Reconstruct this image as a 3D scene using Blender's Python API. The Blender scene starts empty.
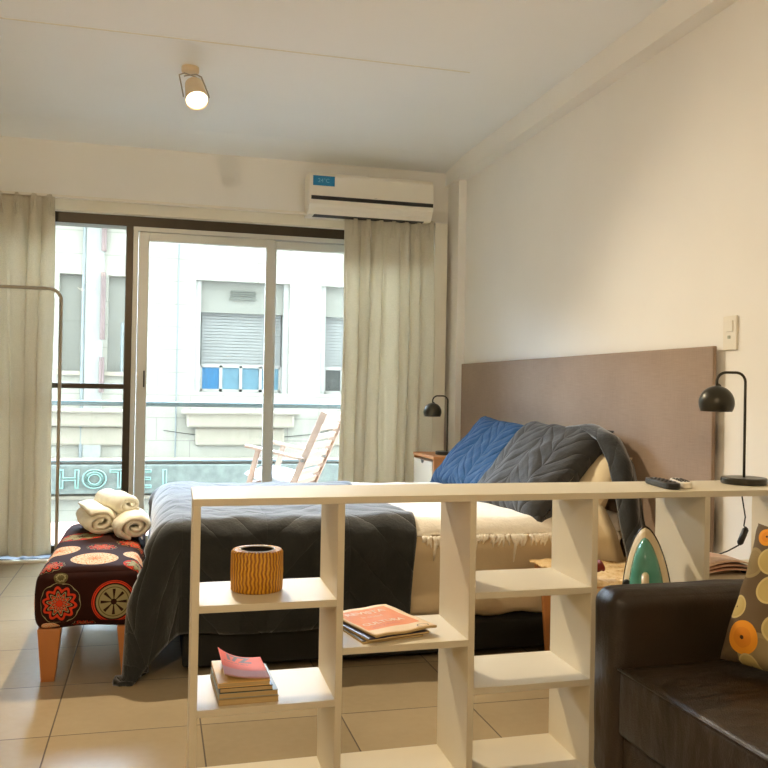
import bpy, bmesh, math, random
import numpy as np
from mathutils import Vector, Matrix, noise
random.seed(7)
PI = math.pi
COL = bpy.context.scene.collection

# ---------------------------------------------------------------- helpers
def lin(c):
    def f(v):
        v = v / 255.0
        return v / 12.92 if v <= 0.04045 else ((v + 0.055) / 1.055) ** 2.4
    return (f(c[0]), f(c[1]), f(c[2]), 1.0)

class NT:
    """tiny node-tree helper"""
    def __init__(s, name):
        s.m = bpy.data.materials.new(name); s.m.use_nodes = True
        s.t = s.m.node_tree; s.p = s.t.nodes['Principled BSDF']; s.out = s.t.nodes['Material Output']
    def n(s, typ, **kw):
        nd = s.t.nodes.new(typ)
        for k, v in kw.items(): setattr(nd, k, v)
        return nd
    def l(s, a, b): s.t.links.new(a, b)
    def val(s, x, sock):
        if isinstance(x, (int, float)): sock.default_value = x
        else: s.l(x, sock)
    def math(s, op, a, b=None, c=None):
        nd = s.n('ShaderNodeMath', operation=op)
        s.val(a, nd.inputs[0])
        if b is not None: s.val(b, nd.inputs[1])
        if c is not None: s.val(c, nd.inputs[2])
        return nd.outputs[0]
    def mix(s, fac, a, b):
        nd = s.n('ShaderNodeMix', data_type='RGBA')
        s.val(fac, nd.inputs[0])
        for x, i in ((a, 6), (b, 7)):
            if isinstance(x, tuple): nd.inputs[i].default_value = x
            else: s.l(x, nd.inputs[i])
        return nd.outputs[2]
    def coord(s, kind='Object', scale=None):
        tc = s.n('ShaderNodeTexCoord'); o = tc.outputs[kind]
        if scale:
            mp = s.n('ShaderNodeMapping'); mp.inputs['Scale'].default_value = scale
            s.l(o, mp.inputs[0]); o = mp.outputs[0]
        return o
    def noise(s, vec, scale, detail=3, rough=0.55):
        nd = s.n('ShaderNodeTexNoise'); nd.inputs['Scale'].default_value = scale
        nd.inputs['Detail'].default_value = detail; nd.inputs['Roughness'].default_value = rough
        s.l(vec, nd.inputs['Vector']); return nd.outputs['Fac']
    def ramp(s, fac, stops):
        nd = s.n('ShaderNodeValToRGB'); cr = nd.color_ramp
        while len(cr.elements) < len(stops): cr.elements.new(0.5)
        for e, (p, c) in zip(cr.elements, stops): e.position = p; e.color = c
        s.l(fac, nd.inputs[0]); return nd.outputs[0]
    def bump(s, h, strength=0.3, dist=0.01):
        b = s.n('ShaderNodeBump'); b.inputs['Strength'].default_value = strength
        b.inputs['Distance'].default_value = dist
        s.l(h, b.inputs['Height']); s.l(b.outputs[0], s.p.inputs['Normal']); return b

def simple(name, col, rough=0.5, metal=0.0, var=0.06, nscale=8, bump=0.0, bscale=60, bdist=0.002, spec=0.5, kind='Object', stretch=(1, 1, 1)):
    m = NT(name); c = lin(col)
    vec = m.coord(kind, stretch)
    if var:
        f = m.noise(vec, nscale)
        a = tuple(max(0, v * (1 - var)) for v in c[:3]) + (1,)
        b = tuple(min(1, v * (1 + var)) for v in c[:3]) + (1,)
        m.l(m.ramp(f, [(0.3, a), (0.7, b)]), m.p.inputs['Base Color'])
    else: m.p.inputs['Base Color'].default_value = c
    m.p.inputs['Roughness'].default_value = rough; m.p.inputs['Metallic'].default_value = metal
    m.p.inputs['Specular IOR Level'].default_value = spec
    if bump: m.bump(m.noise(vec, bscale, 4), bump, bdist)
    return m.m

def obj(name, bm, mat, parent=None, smooth=False, bevel=0, bseg=2, angle=35, sub=0, solid=0):
    me = bpy.data.meshes.new(name)
    bm.normal_update(); bm.to_mesh(me); bm.free()
    o = bpy.data.objects.new(name, me); COL.objects.link(o)
    if mat is not None:
        for mm in (mat if isinstance(mat, (list, tuple)) else [mat]): me.materials.append(mm)
    if parent is not None: o.parent = parent
    if smooth: me.shade_smooth() if hasattr(me, 'shade_smooth') else [setattr(p, 'use_smooth', True) for p in me.polygons]
    if solid:
        md = o.modifiers.new('Solid', 'SOLIDIFY'); md.thickness = solid; md.offset = -1
    if bevel:
        md = o.modifiers.new('Bevel', 'BEVEL'); md.width = bevel; md.segments = bseg
        md.limit_method = 'ANGLE'; md.angle_limit = math.radians(angle); md.harden_normals = False
    if sub:
        md = o.modifiers.new('Sub', 'SUBSURF'); md.levels = sub; md.render_levels = sub
    return o

def thing(name, label, cat, loc=(0, 0, 0), rz=0, group=None):
    o = bpy.data.objects.new(name, None); COL.objects.link(o)
    o.empty_display_size = 0.05
    o.location = loc; o.rotation_euler = (0, 0, rz); tag(o, label, cat, group); return o
def tag(o, label, cat, group=None):
    o['label'] = label; o['category'] = cat
    if group: o['group'] = group
    return o
def struct(name, bm, m, parent=None, **kw):
    o = obj(name, bm, m, parent, **kw)
    if parent is None: o['kind'] = 'structure'
    return o
def dup(root, loc, rz, label, group=None, name=None):
    r = root.copy(); COL.objects.link(r); r.location = loc; r.rotation_euler = (0, 0, rz); r['label'] = label
    if group: r['group'] = group
    for ch in list(root.children):
        c = ch.copy(); COL.objects.link(c); c.parent = r
        for g in list(ch.children):
            d = g.copy(); COL.objects.link(d); d.parent = c
    return r

def B(): return bmesh.new()
def box(bm, x0, x1, y0, y1, z0, z1, M=None):
    vs = [bm.verts.new(Vector(p) if M is None else M @ Vector(p)) for p in
          ((x0, y0, z0), (x1, y0, z0), (x1, y1, z0), (x0, y1, z0), (x0, y0, z1), (x1, y0, z1), (x1, y1, z1), (x0, y1, z1))]
    for f in ((0, 3, 2, 1), (4, 5, 6, 7), (0, 1, 5, 4), (1, 2, 6, 5), (2, 3, 7, 6), (3, 0, 4, 7)):
        bm.faces.new([vs[i] for i in f])
    return bm
def bx(*a, **k): return box(B(), *a, **k)
def cyl(bm, p, q, r0, r1=None, seg=20, cap=True):
    r1 = r0 if r1 is None else r1
    p, q = Vector(p), Vector(q); d = (q - p).normalized()
    a = d.orthogonal().normalized(); b = d.cross(a)
    R = []
    for c, r in ((p, r0), (q, r1)):
        R.append([bm.verts.new(c + (a * math.cos(t) + b * math.sin(t)) * r) for t in (2 * PI * i / seg for i in range(seg))])
    for i in range(seg):
        j = (i + 1) % seg; bm.faces.new((R[0][i], R[0][j], R[1][j], R[1][i]))
    if cap: bm.faces.new(R[0][::-1]); bm.faces.new(R[1])
    return bm
def tube(bm, pts, r, seg=12, cap=True):
    pts = [Vector(p) for p in pts]; rings = []
    n = len(pts); nrm = None
    for i, p in enumerate(pts):
        d = (pts[min(i + 1, n - 1)] - pts[max(i - 1, 0)]).normalized()
        if nrm is None: nrm = d.orthogonal().normalized()
        nrm = (nrm - d * nrm.dot(d)).normalized(); b = d.cross(nrm)
        rr = r[i] if isinstance(r, (list, tuple)) else r
        rings.append([bm.verts.new(p + (nrm * math.cos(t) + b * math.sin(t)) * rr) for t in (2 * PI * k / seg for k in range(seg))])
    for i in range(n - 1):
        for k in range(seg):
            j = (k + 1) % seg; bm.faces.new((rings[i][k], rings[i][j], rings[i + 1][j], rings[i + 1][k]))
    if cap: bm.faces.new(rings[0][::-1]); bm.faces.new(rings[-1])
    return bm
def lathe(bm, prof, c=(0, 0, 0), seg=32, M=None, sx=1, sy=1):
    c = Vector(c); rings = []
    for r, z in prof:
        if r < 1e-6:
            v = Vector((0, 0, z)); v = (M @ v if M else v) + c; rings.append([bm.verts.new(v)]); continue
        ring = []
        for k in range(seg):
            t = 2 * PI * k / seg; v = Vector((r * sx * math.cos(t), r * sy * math.sin(t), z)); v = (M @ v if M else v) + c
            ring.append(bm.verts.new(v))
        rings.append(ring)
    for a, b in zip(rings, rings[1:]):
        for k in range(seg):
            j = (k + 1) % seg
            if len(a) == 1 and len(b) == 1: break
            if len(a) == 1: bm.faces.new((a[0], b[j], b[k]))
            elif len(b) == 1: bm.faces.new((a[k], a[j], b[0]))
            else: bm.faces.new((a[k], a[j], b[j], b[k]))
    return bm
def grid(bm, fn, nu, nv, uvfn=None):
    V = [[bm.verts.new(fn(i / (nu - 1), j / (nv - 1))) for j in range(nv)] for i in range(nu)]
    uvl = bm.loops.layers.uv.verify() if uvfn else None
    for i in range(nu - 1):
        for j in range(nv - 1):
            f = bm.faces.new((V[i][j], V[i + 1][j], V[i + 1][j + 1], V[i][j + 1]))
            if uvfn:
                for lp, (a, b) in zip(f.loops, ((i, j), (i + 1, j), (i + 1, j + 1), (i, j + 1))):
                    lp[uvl].uv = uvfn(a / (nu - 1), b / (nv - 1))
    return V
def extr(bm, outline, z0, z1, M=None):
    """closed 2-D outline extruded along z"""
    lo = [bm.verts.new((M @ Vector((x, y, z0))) if M else (x, y, z0)) for x, y in outline]
    hi = [bm.verts.new((M @ Vector((x, y, z1))) if M else (x, y, z1)) for x, y in outline]
    n = len(lo); bm.faces.new(lo[::-1]); bm.faces.new(hi)
    for i in range(n):
        j = (i + 1) % n; bm.faces.new((lo[i], lo[j], hi[j], hi[i]))
    return bm
def rbox(x0, x1, y0, y1, z0, z1, r, n=(8, 8, 6), puff=0.0, seed=0, lump=0.0, uv=None, post=None):
    """rounded box as one closed skin; puff swells the top, lump wrinkles it"""
    def ax(a, b, k):
        e = [r * (1 - math.cos(t * PI / 10)) for t in range(5)]
        return [a + v for v in e] + [a + r + (b - a - 2 * r) * i / k for i in range(k + 1)] + [b - v for v in reversed(e)]
    A = [ax(x0, x1, n[0]), ax(y0, y1, n[1]), ax(z0, z1, n[2])]
    b = bmesh.new(); uvl = b.loops.layers.uv.verify() if uv else None
    for d in range(3):
        u_, v_ = [(1, 2), (2, 0), (0, 1)][d]
        for side in (0, 1):
            V = []
            for p in A[u_]:
                row = []
                for q in A[v_]:
                    c = [0, 0, 0]; c[d] = A[d][-1 if side else 0]; c[u_] = p; c[v_] = q; row.append(b.verts.new(c))
                V.append(row)
            for i in range(len(V) - 1):
                for j in range(len(V[0]) - 1):
                    f = (V[i][j], V[i + 1][j], V[i + 1][j + 1], V[i][j + 1]); f = b.faces.new(f if side else f[::-1])
                    if uv:
                        for lp in f.loops: lp[uvl].uv = uv(d, side, lp.vert.co)
    lo = Vector((x0 + r, y0 + r, z0 + r)); hi = Vector((x1 - r, y1 - r, z1 - r))
    bmesh.ops.remove_doubles(b, verts=b.verts[:], dist=1e-5)
    cx, cy = (x0 + x1) / 2, (y0 + y1) / 2
    for v in b.verts:
        c = v.co.copy(); k = Vector([min(max(c[i], lo[i]), hi[i]) for i in range(3)]); dlt = c - k
        v.co = k + dlt.normalized() * r if dlt.length > 1e-9 else c
        fx = max(0, 1 - abs((c.x - cx) / ((x1 - x0) / 2)) ** 2); fy = max(0, 1 - abs((c.y - cy) / ((y1 - y0) / 2)) ** 2)
        if c.z > z1 - 1e-5: v.co.z += puff * fx ** .6 * fy ** .6
        if lump: v.co += Vector([lump * noise.noise(Vector((c.x * 8 + seed + 7 * i, c.y * 8, c.z * 8))) for i in range(3)])
        if post: post(v, c)
    return b
def arc(c, r, a0, a1, n, ax=(1, 0, 0), ay=(0, 0, 1)):
    c, ax, ay = Vector(c), Vector(ax), Vector(ay)
    return [c + (ax * math.cos(a0 + (a1 - a0) * i / n) + ay * math.sin(a0 + (a1 - a0) * i / n)) * r for i in range(n + 1)]
def text(name, s, size, mat, parent, M, depth=0.0004, outline=0, spacing=1.0, bold=0):
    cu = bpy.data.curves.new(name, 'FONT'); cu.body = s; cu.size = size; cu.align_x = 'CENTER'; cu.align_y = 'CENTER'
    cu.space_character = spacing
    if outline: cu.fill_mode = 'NONE'; cu.bevel_depth = outline; cu.bevel_resolution = 1
    else: cu.extrude = depth; cu.offset = bold
    to = bpy.data.objects.new('tmp', cu); COL.objects.link(to)
    bpy.context.view_layer.update()
    me = bpy.data.meshes.new_from_object(to.evaluated_get(bpy.context.evaluated_depsgraph_get()))
    bpy.data.objects.remove(to); bpy.data.curves.remove(cu)
    me.name = name; me.materials.clear(); me.materials.append(mat)
    me.transform(M)
    o = bpy.data.objects.new(name, me); COL.objects.link(o); o.parent = parent
    return o
def basis(o, x, y, z):
    M = Matrix.Identity(4)
    for i, v in enumerate((x, y, z)):
        v = Vector(v); M[0][i], M[1][i], M[2][i] = v
    M.translation = Vector(o); return M

# ---------------------------------------------------------------- materials
m_wall = simple('wall_paint', (241, 238, 231), 0.75, var=0.02, nscale=1.5, bump=0.06, bscale=140)
m_ceil = simple('ceiling_paint', (247, 249, 249), 0.85, var=0.02, nscale=1.2, bump=0.05, bscale=120)
m_white = simple('white_laminate', (218, 206, 179), 0.5, var=0.015, nscale=3)
m_plastic = simple('white_plastic', (235, 228, 212), 0.35, var=0.01)
m_trim = simple('white_trim', (232, 226, 208), 0.5, var=0.02)
m_bronze = simple('dark_bronze_frame', (64, 56, 44), 0.32, 0.6, var=0.08, nscale=5)
m_alu = simple('aluminium_frame', (200, 200, 192), 0.36, 0.3, var=0.04, nscale=4)
m_blackpl = simple('black_plastic', (24, 23, 21), 0.35, var=0.05)
m_darkmetal = simple('dark_lamp_metal', (62, 59, 50), 0.34, 0.55, var=0.05)
m_rack = simple('grey_tube_metal', (168, 160, 142), 0.4, 0.2, var=0.04)
m_wood = simple('orange_wood', (186, 118, 60), 0.45, var=0.16, nscale=5, stretch=(1, 1, 0.15), bump=0.1)
m_woodside = simple('nightstand_wood', (205, 140, 82), 0.5, var=0.14, nscale=6, stretch=(0.3, 1, 1), bump=0.1)
m_deck = simple('pale_teak', (133, 109, 88), 0.6, var=0.12, nscale=7, bump=0.1)
m_grey = simple('charcoal_paint', (50, 48, 44), 0.6)
m_black = simple('black_base_fabric', (26, 25, 22), 0.85, var=0.12, nscale=30, bump=0.2, bscale=300)
m_towel = simple('cream_terry', (252, 245, 224), 0.95, var=0.05, nscale=40, bump=0.9, bscale=260, bdist=0.004)
m_sheet = simple('cream_sheet', (224, 203, 166), 0.9, var=0.03, nscale=6, bump=0.25, bscale=25, bdist=0.006)
m_throw = simple('white_throw', (248, 240, 224), 0.95, var=0.04, nscale=30, bump=0.6, bscale=120, bdist=0.006)
m_case = simple('ivory_pillowcase', (226, 208, 172), 0.9, var=0.04, nscale=6, bump=0.25, bscale=30, bdist=0.005)
m_paper = simple('page_paper', (196, 168, 116), 0.8, var=0.14, nscale=80, stretch=(0.1, 0.1, 4))
m_rail = simple('painted_rail', (76, 89, 87), 0.4, 0.3)

def floor_mat():
    m = NT('beige_floor_tile')
    v = m.coord('Object')
    sp = m.n('ShaderNodeSeparateXYZ'); m.l(v, sp.inputs[0])
    def line(c, off, size):
        t = m.math('DIVIDE', m.math('SUBTRACT', c, off), size)
        f = m.math('FRACT', m.math('ADD', t, 50))
        d = m.math('MINIMUM', f, m.math('SUBTRACT', 1.0, f))
        return m.math('MULTIPLY', d, size), m.math('FLOOR', m.math('ADD', t, 50))
    dx, ix = line(sp.outputs[0], -0.2925, 0.4455); dy, iy = line(sp.outputs[1], 2.79, 0.4655)
    gr = m.math('MINIMUM', dx, dy)
    mask = m.math('LESS_THAN', gr, 0.0022)
    wn = m.n('ShaderNodeTexWhiteNoise', noise_dimensions='2D')
    cb = m.n('ShaderNodeCombineXYZ'); m.l(ix, cb.inputs[0]); m.l(iy, cb.inputs[1]); m.l(cb.outputs[0], wn.inputs[0])
    nz = m.noise(v, 2.5, 3, 0.5); nz2 = m.noise(v, 38, 2, .4)
    t = m.math('ADD', m.math('ADD', m.math('MULTIPLY', nz, 0.55), m.math('MULTIPLY', nz2, 0.2)), m.math('MULTIPLY', wn.outputs[0], 0.25))
    base = m.ramp(t, [(0.25, lin((160, 141, 110))), (0.75, lin((180, 161, 129)))])
    m.l(m.mix(mask, base, lin((82, 66, 46))), m.p.inputs['Base Color'])
    m.l(m.math('ADD', m.math('MULTIPLY', nz, 0.04), m.math('ADD', 0.24, m.math('MULTIPLY', mask, 0.5))), m.p.inputs['Roughness'])
    h = m.math('MINIMUM', m.math('DIVIDE', gr, 0.004), 1.0)
    m.bump(h, 0.35, 0.002)
    return m.m
m_floor = floor_mat()

def glass_mat():
    m = NT('window_glass')
    tr = m.n('ShaderNodeBsdfTransparent'); tr.inputs[0].default_value = (0.96, 0.975, 0.97, 1)
    gl = m.n('ShaderNodeBsdfGlossy'); gl.inputs['Roughness'].default_value = 0.01
    fr = m.n('ShaderNodeFresnel'); fr.inputs[0].default_value = 1.3
    mx = m.n('ShaderNodeMixShader'); m.l(fr.outputs[0], mx.inputs[0]); m.l(tr.outputs[0], mx.inputs[1]); m.l(gl.outputs[0], mx.inputs[2])
    m.l(mx.outputs[0], m.out.inputs['Surface']); return m.m
m_glass = glass_mat()

def curtain_mat():
    m = NT('linen_curtain'); v = m.coord('Object', (1, 1, 1))
    w = m.noise(v, 220, 3); base = m.ramp(w, [(0.3, lin((214, 207, 188))), (0.7, lin((230, 223, 205)))])
    m.l(base, m.p.inputs['Base Color']); m.p.inputs['Roughness'].default_value = 0.9
    m.p.inputs['Specular IOR Level'].default_value = 0.2
    m.bump(w, 0.2, 0.001)
    tl = m.n('ShaderNodeBsdfTranslucent'); m.l(base, tl.inputs[0])
    mx = m.n('ShaderNodeMixShader'); mx.inputs[0].default_value = 0.3
    m.l(m.p.outputs[0], mx.inputs[1]); m.l(tl.outputs[0], mx.inputs[2]); m.l(mx.outputs[0], m.out.inputs['Surface'])
    return m.m
m_curtain = curtain_mat()

def headboard_mat():
    m = NT('taupe_woven_headboard'); v = m.coord('Object', (1, 1, 1))
    a = m.noise(m.coord('Object', (1, 300, 12)), 1.0, 2); b = m.noise(m.coord('Object', (1, 12, 300)), 1.0, 2)
    c = m.noise(v, 2.5, 3)
    t = m.math('ADD', m.math('MULTIPLY', m.math('ADD', a, b), 0.3), m.math('MULTIPLY', c, 0.4))
    m.l(m.ramp(t, [(0.3, lin((136, 114, 96))), (0.7, lin((166, 143, 122)))]), m.p.inputs['Base Color'])
    m.p.inputs['Roughness'].default_value = 0.62
    m.bump(m.math('ADD', a, b), 0.25, 0.001); return m.m
m_head = headboard_mat()

def quilt_mat(name, c0, c1, ku=7.0, kv=16.0, amp=0.9, dist=0.01, strength=0.9, sheen=0.3):
    """herringbone quilting stitched into plain cotton, coordinates in metres from the UV map"""
    m = NT(name); v = m.coord('UV'); sp = m.n('ShaderNodeSeparateXYZ')
    # slight waviness
    nz = m.noise(v, 9, 2)
    m.l(v, sp.inputs[0])
    u = m.math('MULTIPLY', m.math('ADD', sp.outputs[0], m.math('MULTIPLY', nz, 0.012)), ku)
    tri = m.math('PINGPONG', u, 1.0)
    w = m.math('ADD', m.math('MULTIPLY', sp.outputs[1], kv), m.math('MULTIPLY', tri, amp * 2.2))
    w = m.math('ADD', w, m.math('MULTIPLY', nz, 0.25))
    f = m.math('FRACT', w); d1 = m.math('MINIMUM', f, m.math('SUBTRACT', 1.0, f))
    fu = m.math('FRACT', u); d2 = m.math('MULTIPLY', m.math('MINIMUM', fu, m.math('SUBTRACT', 1.0, fu)), 1.6)
    d = m.math('MINIMUM', d1, d2)
    h = m.math('POWER', m.math('MINIMUM', m.math('MULTIPLY', d, 3.0), 1.0), 0.5)
    fine = m.noise(v, 130, 3); h2 = m.math('ADD', h, m.math('MULTIPLY', fine, 0.22))
    h2 = m.math('ADD', h2, m.math('MULTIPLY', m.noise(v, 14, 3), 1.2))
    m.l(m.mix(m.noise(v, 25, 3), lin(c0), lin(c1)), m.p.inputs['Base Color'])
    m.p.inputs['Roughness'].default_value = 0.8
    m.p.inputs['Sheen Weight'].default_value = sheen; m.p.inputs['Sheen Roughness'].default_value = 0.5
    m.p.inputs['Specular IOR Level'].default_value = 0.3
    m.bump(h2, strength, dist); return m.m
m_quilt = quilt_mat('charcoal_quilted_cotton', (22, 24, 23), (32, 34, 32), ku=3.0, kv=6.0, dist=0.007, strength=.7, sheen=0.55)
m_qblue = quilt_mat('navy_quilted_cotton', (12, 58, 98), (20, 74, 118), ku=6.5, kv=14.0, dist=0.008, strength=.9, sheen=.06)
m_qgrey = quilt_mat('grey_quilted_cotton', (50, 51, 54), (68, 68, 68), ku=6.0, kv=12.0, dist=0.008, strength=.9, sheen=.12)

def leather_mat():
    m = NT('dark_brown_leather'); v = m.coord('Object')
    a = m.noise(v, 3, 4); vo = m.n('ShaderNodeTexVoronoi'); vo.inputs['Scale'].default_value = 260; m.l(v, vo.inputs['Vector'])
    m.l(m.ramp(a, [(0.3, lin((36, 27, 17))), (0.7, lin((58, 43, 27)))]), m.p.inputs['Base Color'])
    m.l(m.math('ADD', m.math('MULTIPLY', a, 0.15), 0.34), m.p.inputs['Roughness'])
    wr = m.noise(m.coord('Object', (1.0, 2.2, 1)), 7, 3, 0.4)
    h = m.math('ADD', m.math('MULTIPLY', vo.outputs[0], 0.05), m.math('MULTIPLY', wr, 1.0))
    m.bump(h, 0.8, 0.016); return m.m
m_leather = leather_mat()

def rosette_chain(m, uvx, uvy, base, items):
    """items: (cx, cy, R, stops, petals, twist)"""
    col = base
    for cx, cy, R, stops, n, amp in items:
        dx = m.math('SUBTRACT', uvx, cx); dy = m.math('SUBTRACT', uvy, cy)
        r = m.math('DIVIDE', m.math('SQRT', m.math('ADD', m.math('MULTIPLY', dx, dx), m.math('MULTIPLY', dy, dy))), R)
        an = m.math('ARCTAN2', dy, dx)
        pet = m.math('MULTIPLY', m.math('SINE', m.math('MULTIPLY', an, float(n))), amp)
        inside = m.math('LESS_THAN', r, 1.0)
        rr = m.math('MULTIPLY', m.math('ADD', r, m.math('MULTIPLY', pet if amp < 1.5 else 0.0, m.math('MULTIPLY', r, m.math('SUBTRACT', 1.0, r)))), 1.0)
        cr = m.ramp(rr, stops)
        m.t.nodes[-1].color_ramp.interpolation = 'CONSTANT'
        if n == 8 and amp >= 1.5:                                     # dark spokes of the wheel medallion
            spk = m.math('MULTIPLY', m.math('GREATER_THAN', m.math('COSINE', m.math('MULTIPLY', an, 8.0)), .55), m.math('LESS_THAN', r, .6))
            cr = m.mix(spk, cr, stops[0][1])
        col = m.mix(inside, col, cr)
    return col
def bench_mat():
    m = NT('medallion_print_fabric'); v = m.coord('UV'); sp = m.n('ShaderNodeSeparateXYZ'); m.l(v, sp.inputs[0])
    U, V = sp.outputs[0], sp.outputs[1]
    dk = lin((44, 22, 18)); red = lin((206, 62, 34)); gr = lin((150, 140, 100)); org = lin((212, 110, 60)); crm = lin((214, 184, 148)); olive = lin((96, 86, 52))
    base = m.mix(m.noise(v, 14, 3), lin((36, 15, 11)), lin((56, 24, 16)))
    A = [(0, red), (0.18, dk), (0.22, gr), (0.28, red), (0.38, dk), (0.42, gr), (0.49, dk), (0.60, red), (0.76, dk), (0.94, gr), (0.97, dk)]
    Bs = [(0, dk), (0.14, gr), (0.66, olive), (0.70, gr), (0.80, dk), (0.87, red), (0.93, dk), (0.96, red)]
    Cs = [(0, org), (0.2, crm), (0.32, org), (0.42, crm), (0.66, org), (0.72, crm), (0.9, org), (0.95, crm)]
    D = [(0, olive), (0.5, gr), (0.7, olive)]
    items = [(0.078, 0.283, 0.074, A, 10, 0.45), (0.262, 0.282, 0.076, Bs, 8, 1.5), (0.08, 0.375, 0.024, D, 8, 0.3),
             (0.04, 0.172, 0.04, Cs, 8, 0.8), (0.16, 0.17, 0.045, A, 8, 0.8), (0.36, 0.2, 0.045, Cs, 8, 0.8),
             (0.185, 0.53, 0.085, Cs, 12, 0.9), (0.35, 0.46, 0.06, Bs, 8, 0.9), (0.345, 0.60, 0.06, Cs, 10, 0.9),
             (0.03, 0.46, 0.06, A, 10, 0.9), (0.20, 0.72, 0.06, A, 8, 0.9), (0.04, 0.70, 0.08, Cs, 8, 0.9), (0.33, 0.82, 0.08, A, 8, 0.9),
             (0.1, 0.98, 0.09, Bs, 8, 1.0), (0.28, 1.12, 0.09, Cs, 8, 0.9), (-0.12, 0.5, 0.08, Cs, 8, .9), (-0.12, 0.8, 0.08, A, 8, .9)]
    items += [(-0.12, 1.1, 0.08, Bs, 8, .9), (-0.22, 0.65, 0.04, D, 8, .3)]
    col = rosette_chain(m, U, V, base, items)
    m.l(col, m.p.inputs['Base Color']); m.p.inputs['Roughness'].default_value = 0.9; m.p.inputs['Specular IOR Level'].default_value = 0.15
    m.p.inputs['Sheen Weight'].default_value = 0.0
    m.bump(m.noise(v, 300, 2), 0.2, 0.001); return m.m
m_bench = bench_mat()
def cushion_mat():
    m = NT('flower_print_fabric'); v = m.coord('UV'); sp = m.n('ShaderNodeSeparateXYZ'); m.l(v, sp.inputs[0])
    U, V = sp.outputs[0], sp.outputs[1]
    base = m.mix(m.noise(v, 8, 3), lin((92, 72, 46)), lin((106, 86, 56)))
    dk = lin((70, 46, 14))
    O = [(0, dk), (0.12, lin((222, 136, 22))), (0.6, lin((232, 150, 26)))]
    C = [(0, dk), (0.08, lin((190, 166, 100))), (0.85, lin((206, 184, 120)))]
    W = [(0, lin((140, 120, 80))), (0.8, lin((150, 130, 88)))]
    items = [(0.03, 0.25, 0.04, W, 4, .1), (0.12, 0.03, 0.06, W, 4, .1), (0.072, 0.066, 0.042, O, 5, 0.05), (0.028, 0.135, 0.030, C, 5, .05), (0.055, 0.325, 0.025, O, 5, .05),
             (0.085, 0.265, 0.034, C, 5, .05), (0.105, 0.195, 0.034, C, 6, .05), (0.15, 0.11, 0.035, C, 5, .1), (0.2, 0.06, 0.05, O, 5, .05), (0.18, 0.33, 0.05, O, 5, .05),
             (0.22, 0.2, 0.05, C, 5, .05), (0.3, 0.1, 0.05, C, 5, .05), (0.3, 0.3, 0.05, O, 5, .05), (0.37, 0.2, 0.04, O, 5, .05), (0.38, 0.36, 0.04, C, 5, .05), (0.09, 0.0, 0.03, C, 5, .1)]
    m.l(rosette_chain(m, U, V, base, items), m.p.inputs['Base Color'])
    m.p.inputs['Roughness'].default_value = 0.85; m.bump(m.noise(v, 240, 2), 0.25, 0.001); return m.m
m_cushion = cushion_mat()
def rattan_mat():
    m = NT('honey_ribbed_rattan'); v = m.coord('Object')
    sp = m.n('ShaderNodeSeparateXYZ'); m.l(v, sp.inputs[0])
    an = m.math('MULTIPLY', m.math('ARCTAN2', sp.outputs[1], sp.outputs[0]), 14.0)
    z = m.math('MULTIPLY', m.math('SINE', m.math('MULTIPLY', sp.outputs[2], 260.0)), 0.55)
    w = m.math('SINE', m.math('ADD', m.math('MULTIPLY', an, 3.0), m.math('ADD', z, m.math('MULTIPLY', m.noise(v, 26, 4), 7.0))))
    t = m.math('MULTIPLY', m.math('ADD', w, 1.0), 0.5)
    m.l(m.ramp(t, [(0.05, lin((150, 88, 14))), (0.4, lin((204, 138, 24))), (0.95, lin((226, 166, 44)))]), m.p.inputs['Base Color'])
    m.p.inputs['Roughness'].default_value = 0.5; m.bump(t, 0.6, 0.004); return m.m
m_rattan = rattan_mat()
def news_mat():
    m = NT('orange_printed_cover'); v = m.coord('UV'); sp = m.n('ShaderNodeSeparateXYZ'); m.l(v, sp.inputs[0])
    U, V = sp.outputs[0], sp.outputs[1]
    def rng(c, a, b): return m.math('MULTIPLY', m.math('GREATER_THAN', c, a), m.math('LESS_THAN', c, b))
    inner = m.math('MULTIPLY', rng(U, 0.04, 0.90), rng(V, 0.20, 0.93))
    base = m.mix(m.noise(v, 20, 2), lin((226, 196, 150)), lin((234, 206, 162)))
    o = m.mix(m.noise(v, 7, 4), lin((216, 112, 34)), lin((232, 146, 70)))
    m.l(m.mix(inner, base, o), m.p.inputs['Base Color']); m.p.inputs['Roughness'].default_value = 0.65; return m.m
m_news = news_mat()
def facade_mat():
    m = NT('cream_stone_blocks'); v = m.coord('Object'); sp = m.n('ShaderNodeSeparateXYZ'); m.l(v, sp.inputs[0])
    cb = m.n('ShaderNodeCombineXYZ'); m.l(sp.outputs[0], cb.inputs[0]); m.l(sp.outputs[2], cb.inputs[1])
    br = m.n('ShaderNodeTexBrick'); m.l(cb.outputs[0], br.inputs[0])
    br.inputs['Scale'].default_value = 1.0; br.inputs['Brick Width'].default_value = 0.95; br.inputs['Row Height'].default_value = 0.33
    br.inputs['Mortar Size'].default_value = 0.007; br.inputs['Mortar Smooth'].default_value = 0.3
    br.inputs['Color1'].default_value = lin((141, 137, 125)); br.inputs['Color2'].default_value = lin((145, 141, 129)); br.inputs['Mortar'].default_value = lin((121, 117, 106))
    st = m.noise(m.coord('Object', (3, 3, 0.5)), 1.2, 5)
    m.l(m.mix(m.ramp(st, [(0.5, (0, 0, 0, 1)), (0.8, (0.35, 0.35, 0.35, 1))]), br.outputs[0], lin((120, 114, 100))), m.p.inputs['Base Color'])
    m.p.inputs['Roughness'].default_value = 0.9; return m.m
m_facade = facade_mat()
m_moulding = simple('cream_moulding', (140, 131, 115), 0.85, var=0.05)
m_recess = simple('grey_beige_render', (119, 117, 108), 0.9, var=0.05, nscale=2)
m_shutter = simple('pale_roller_shutter', (119, 119, 115), 0.7, var=0.03)
m_bluepane = simple('blue_curtained_glass', (18, 87, 125), 0.3, var=0.25, nscale=10, stretch=(6, 1, 0.5))
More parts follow.
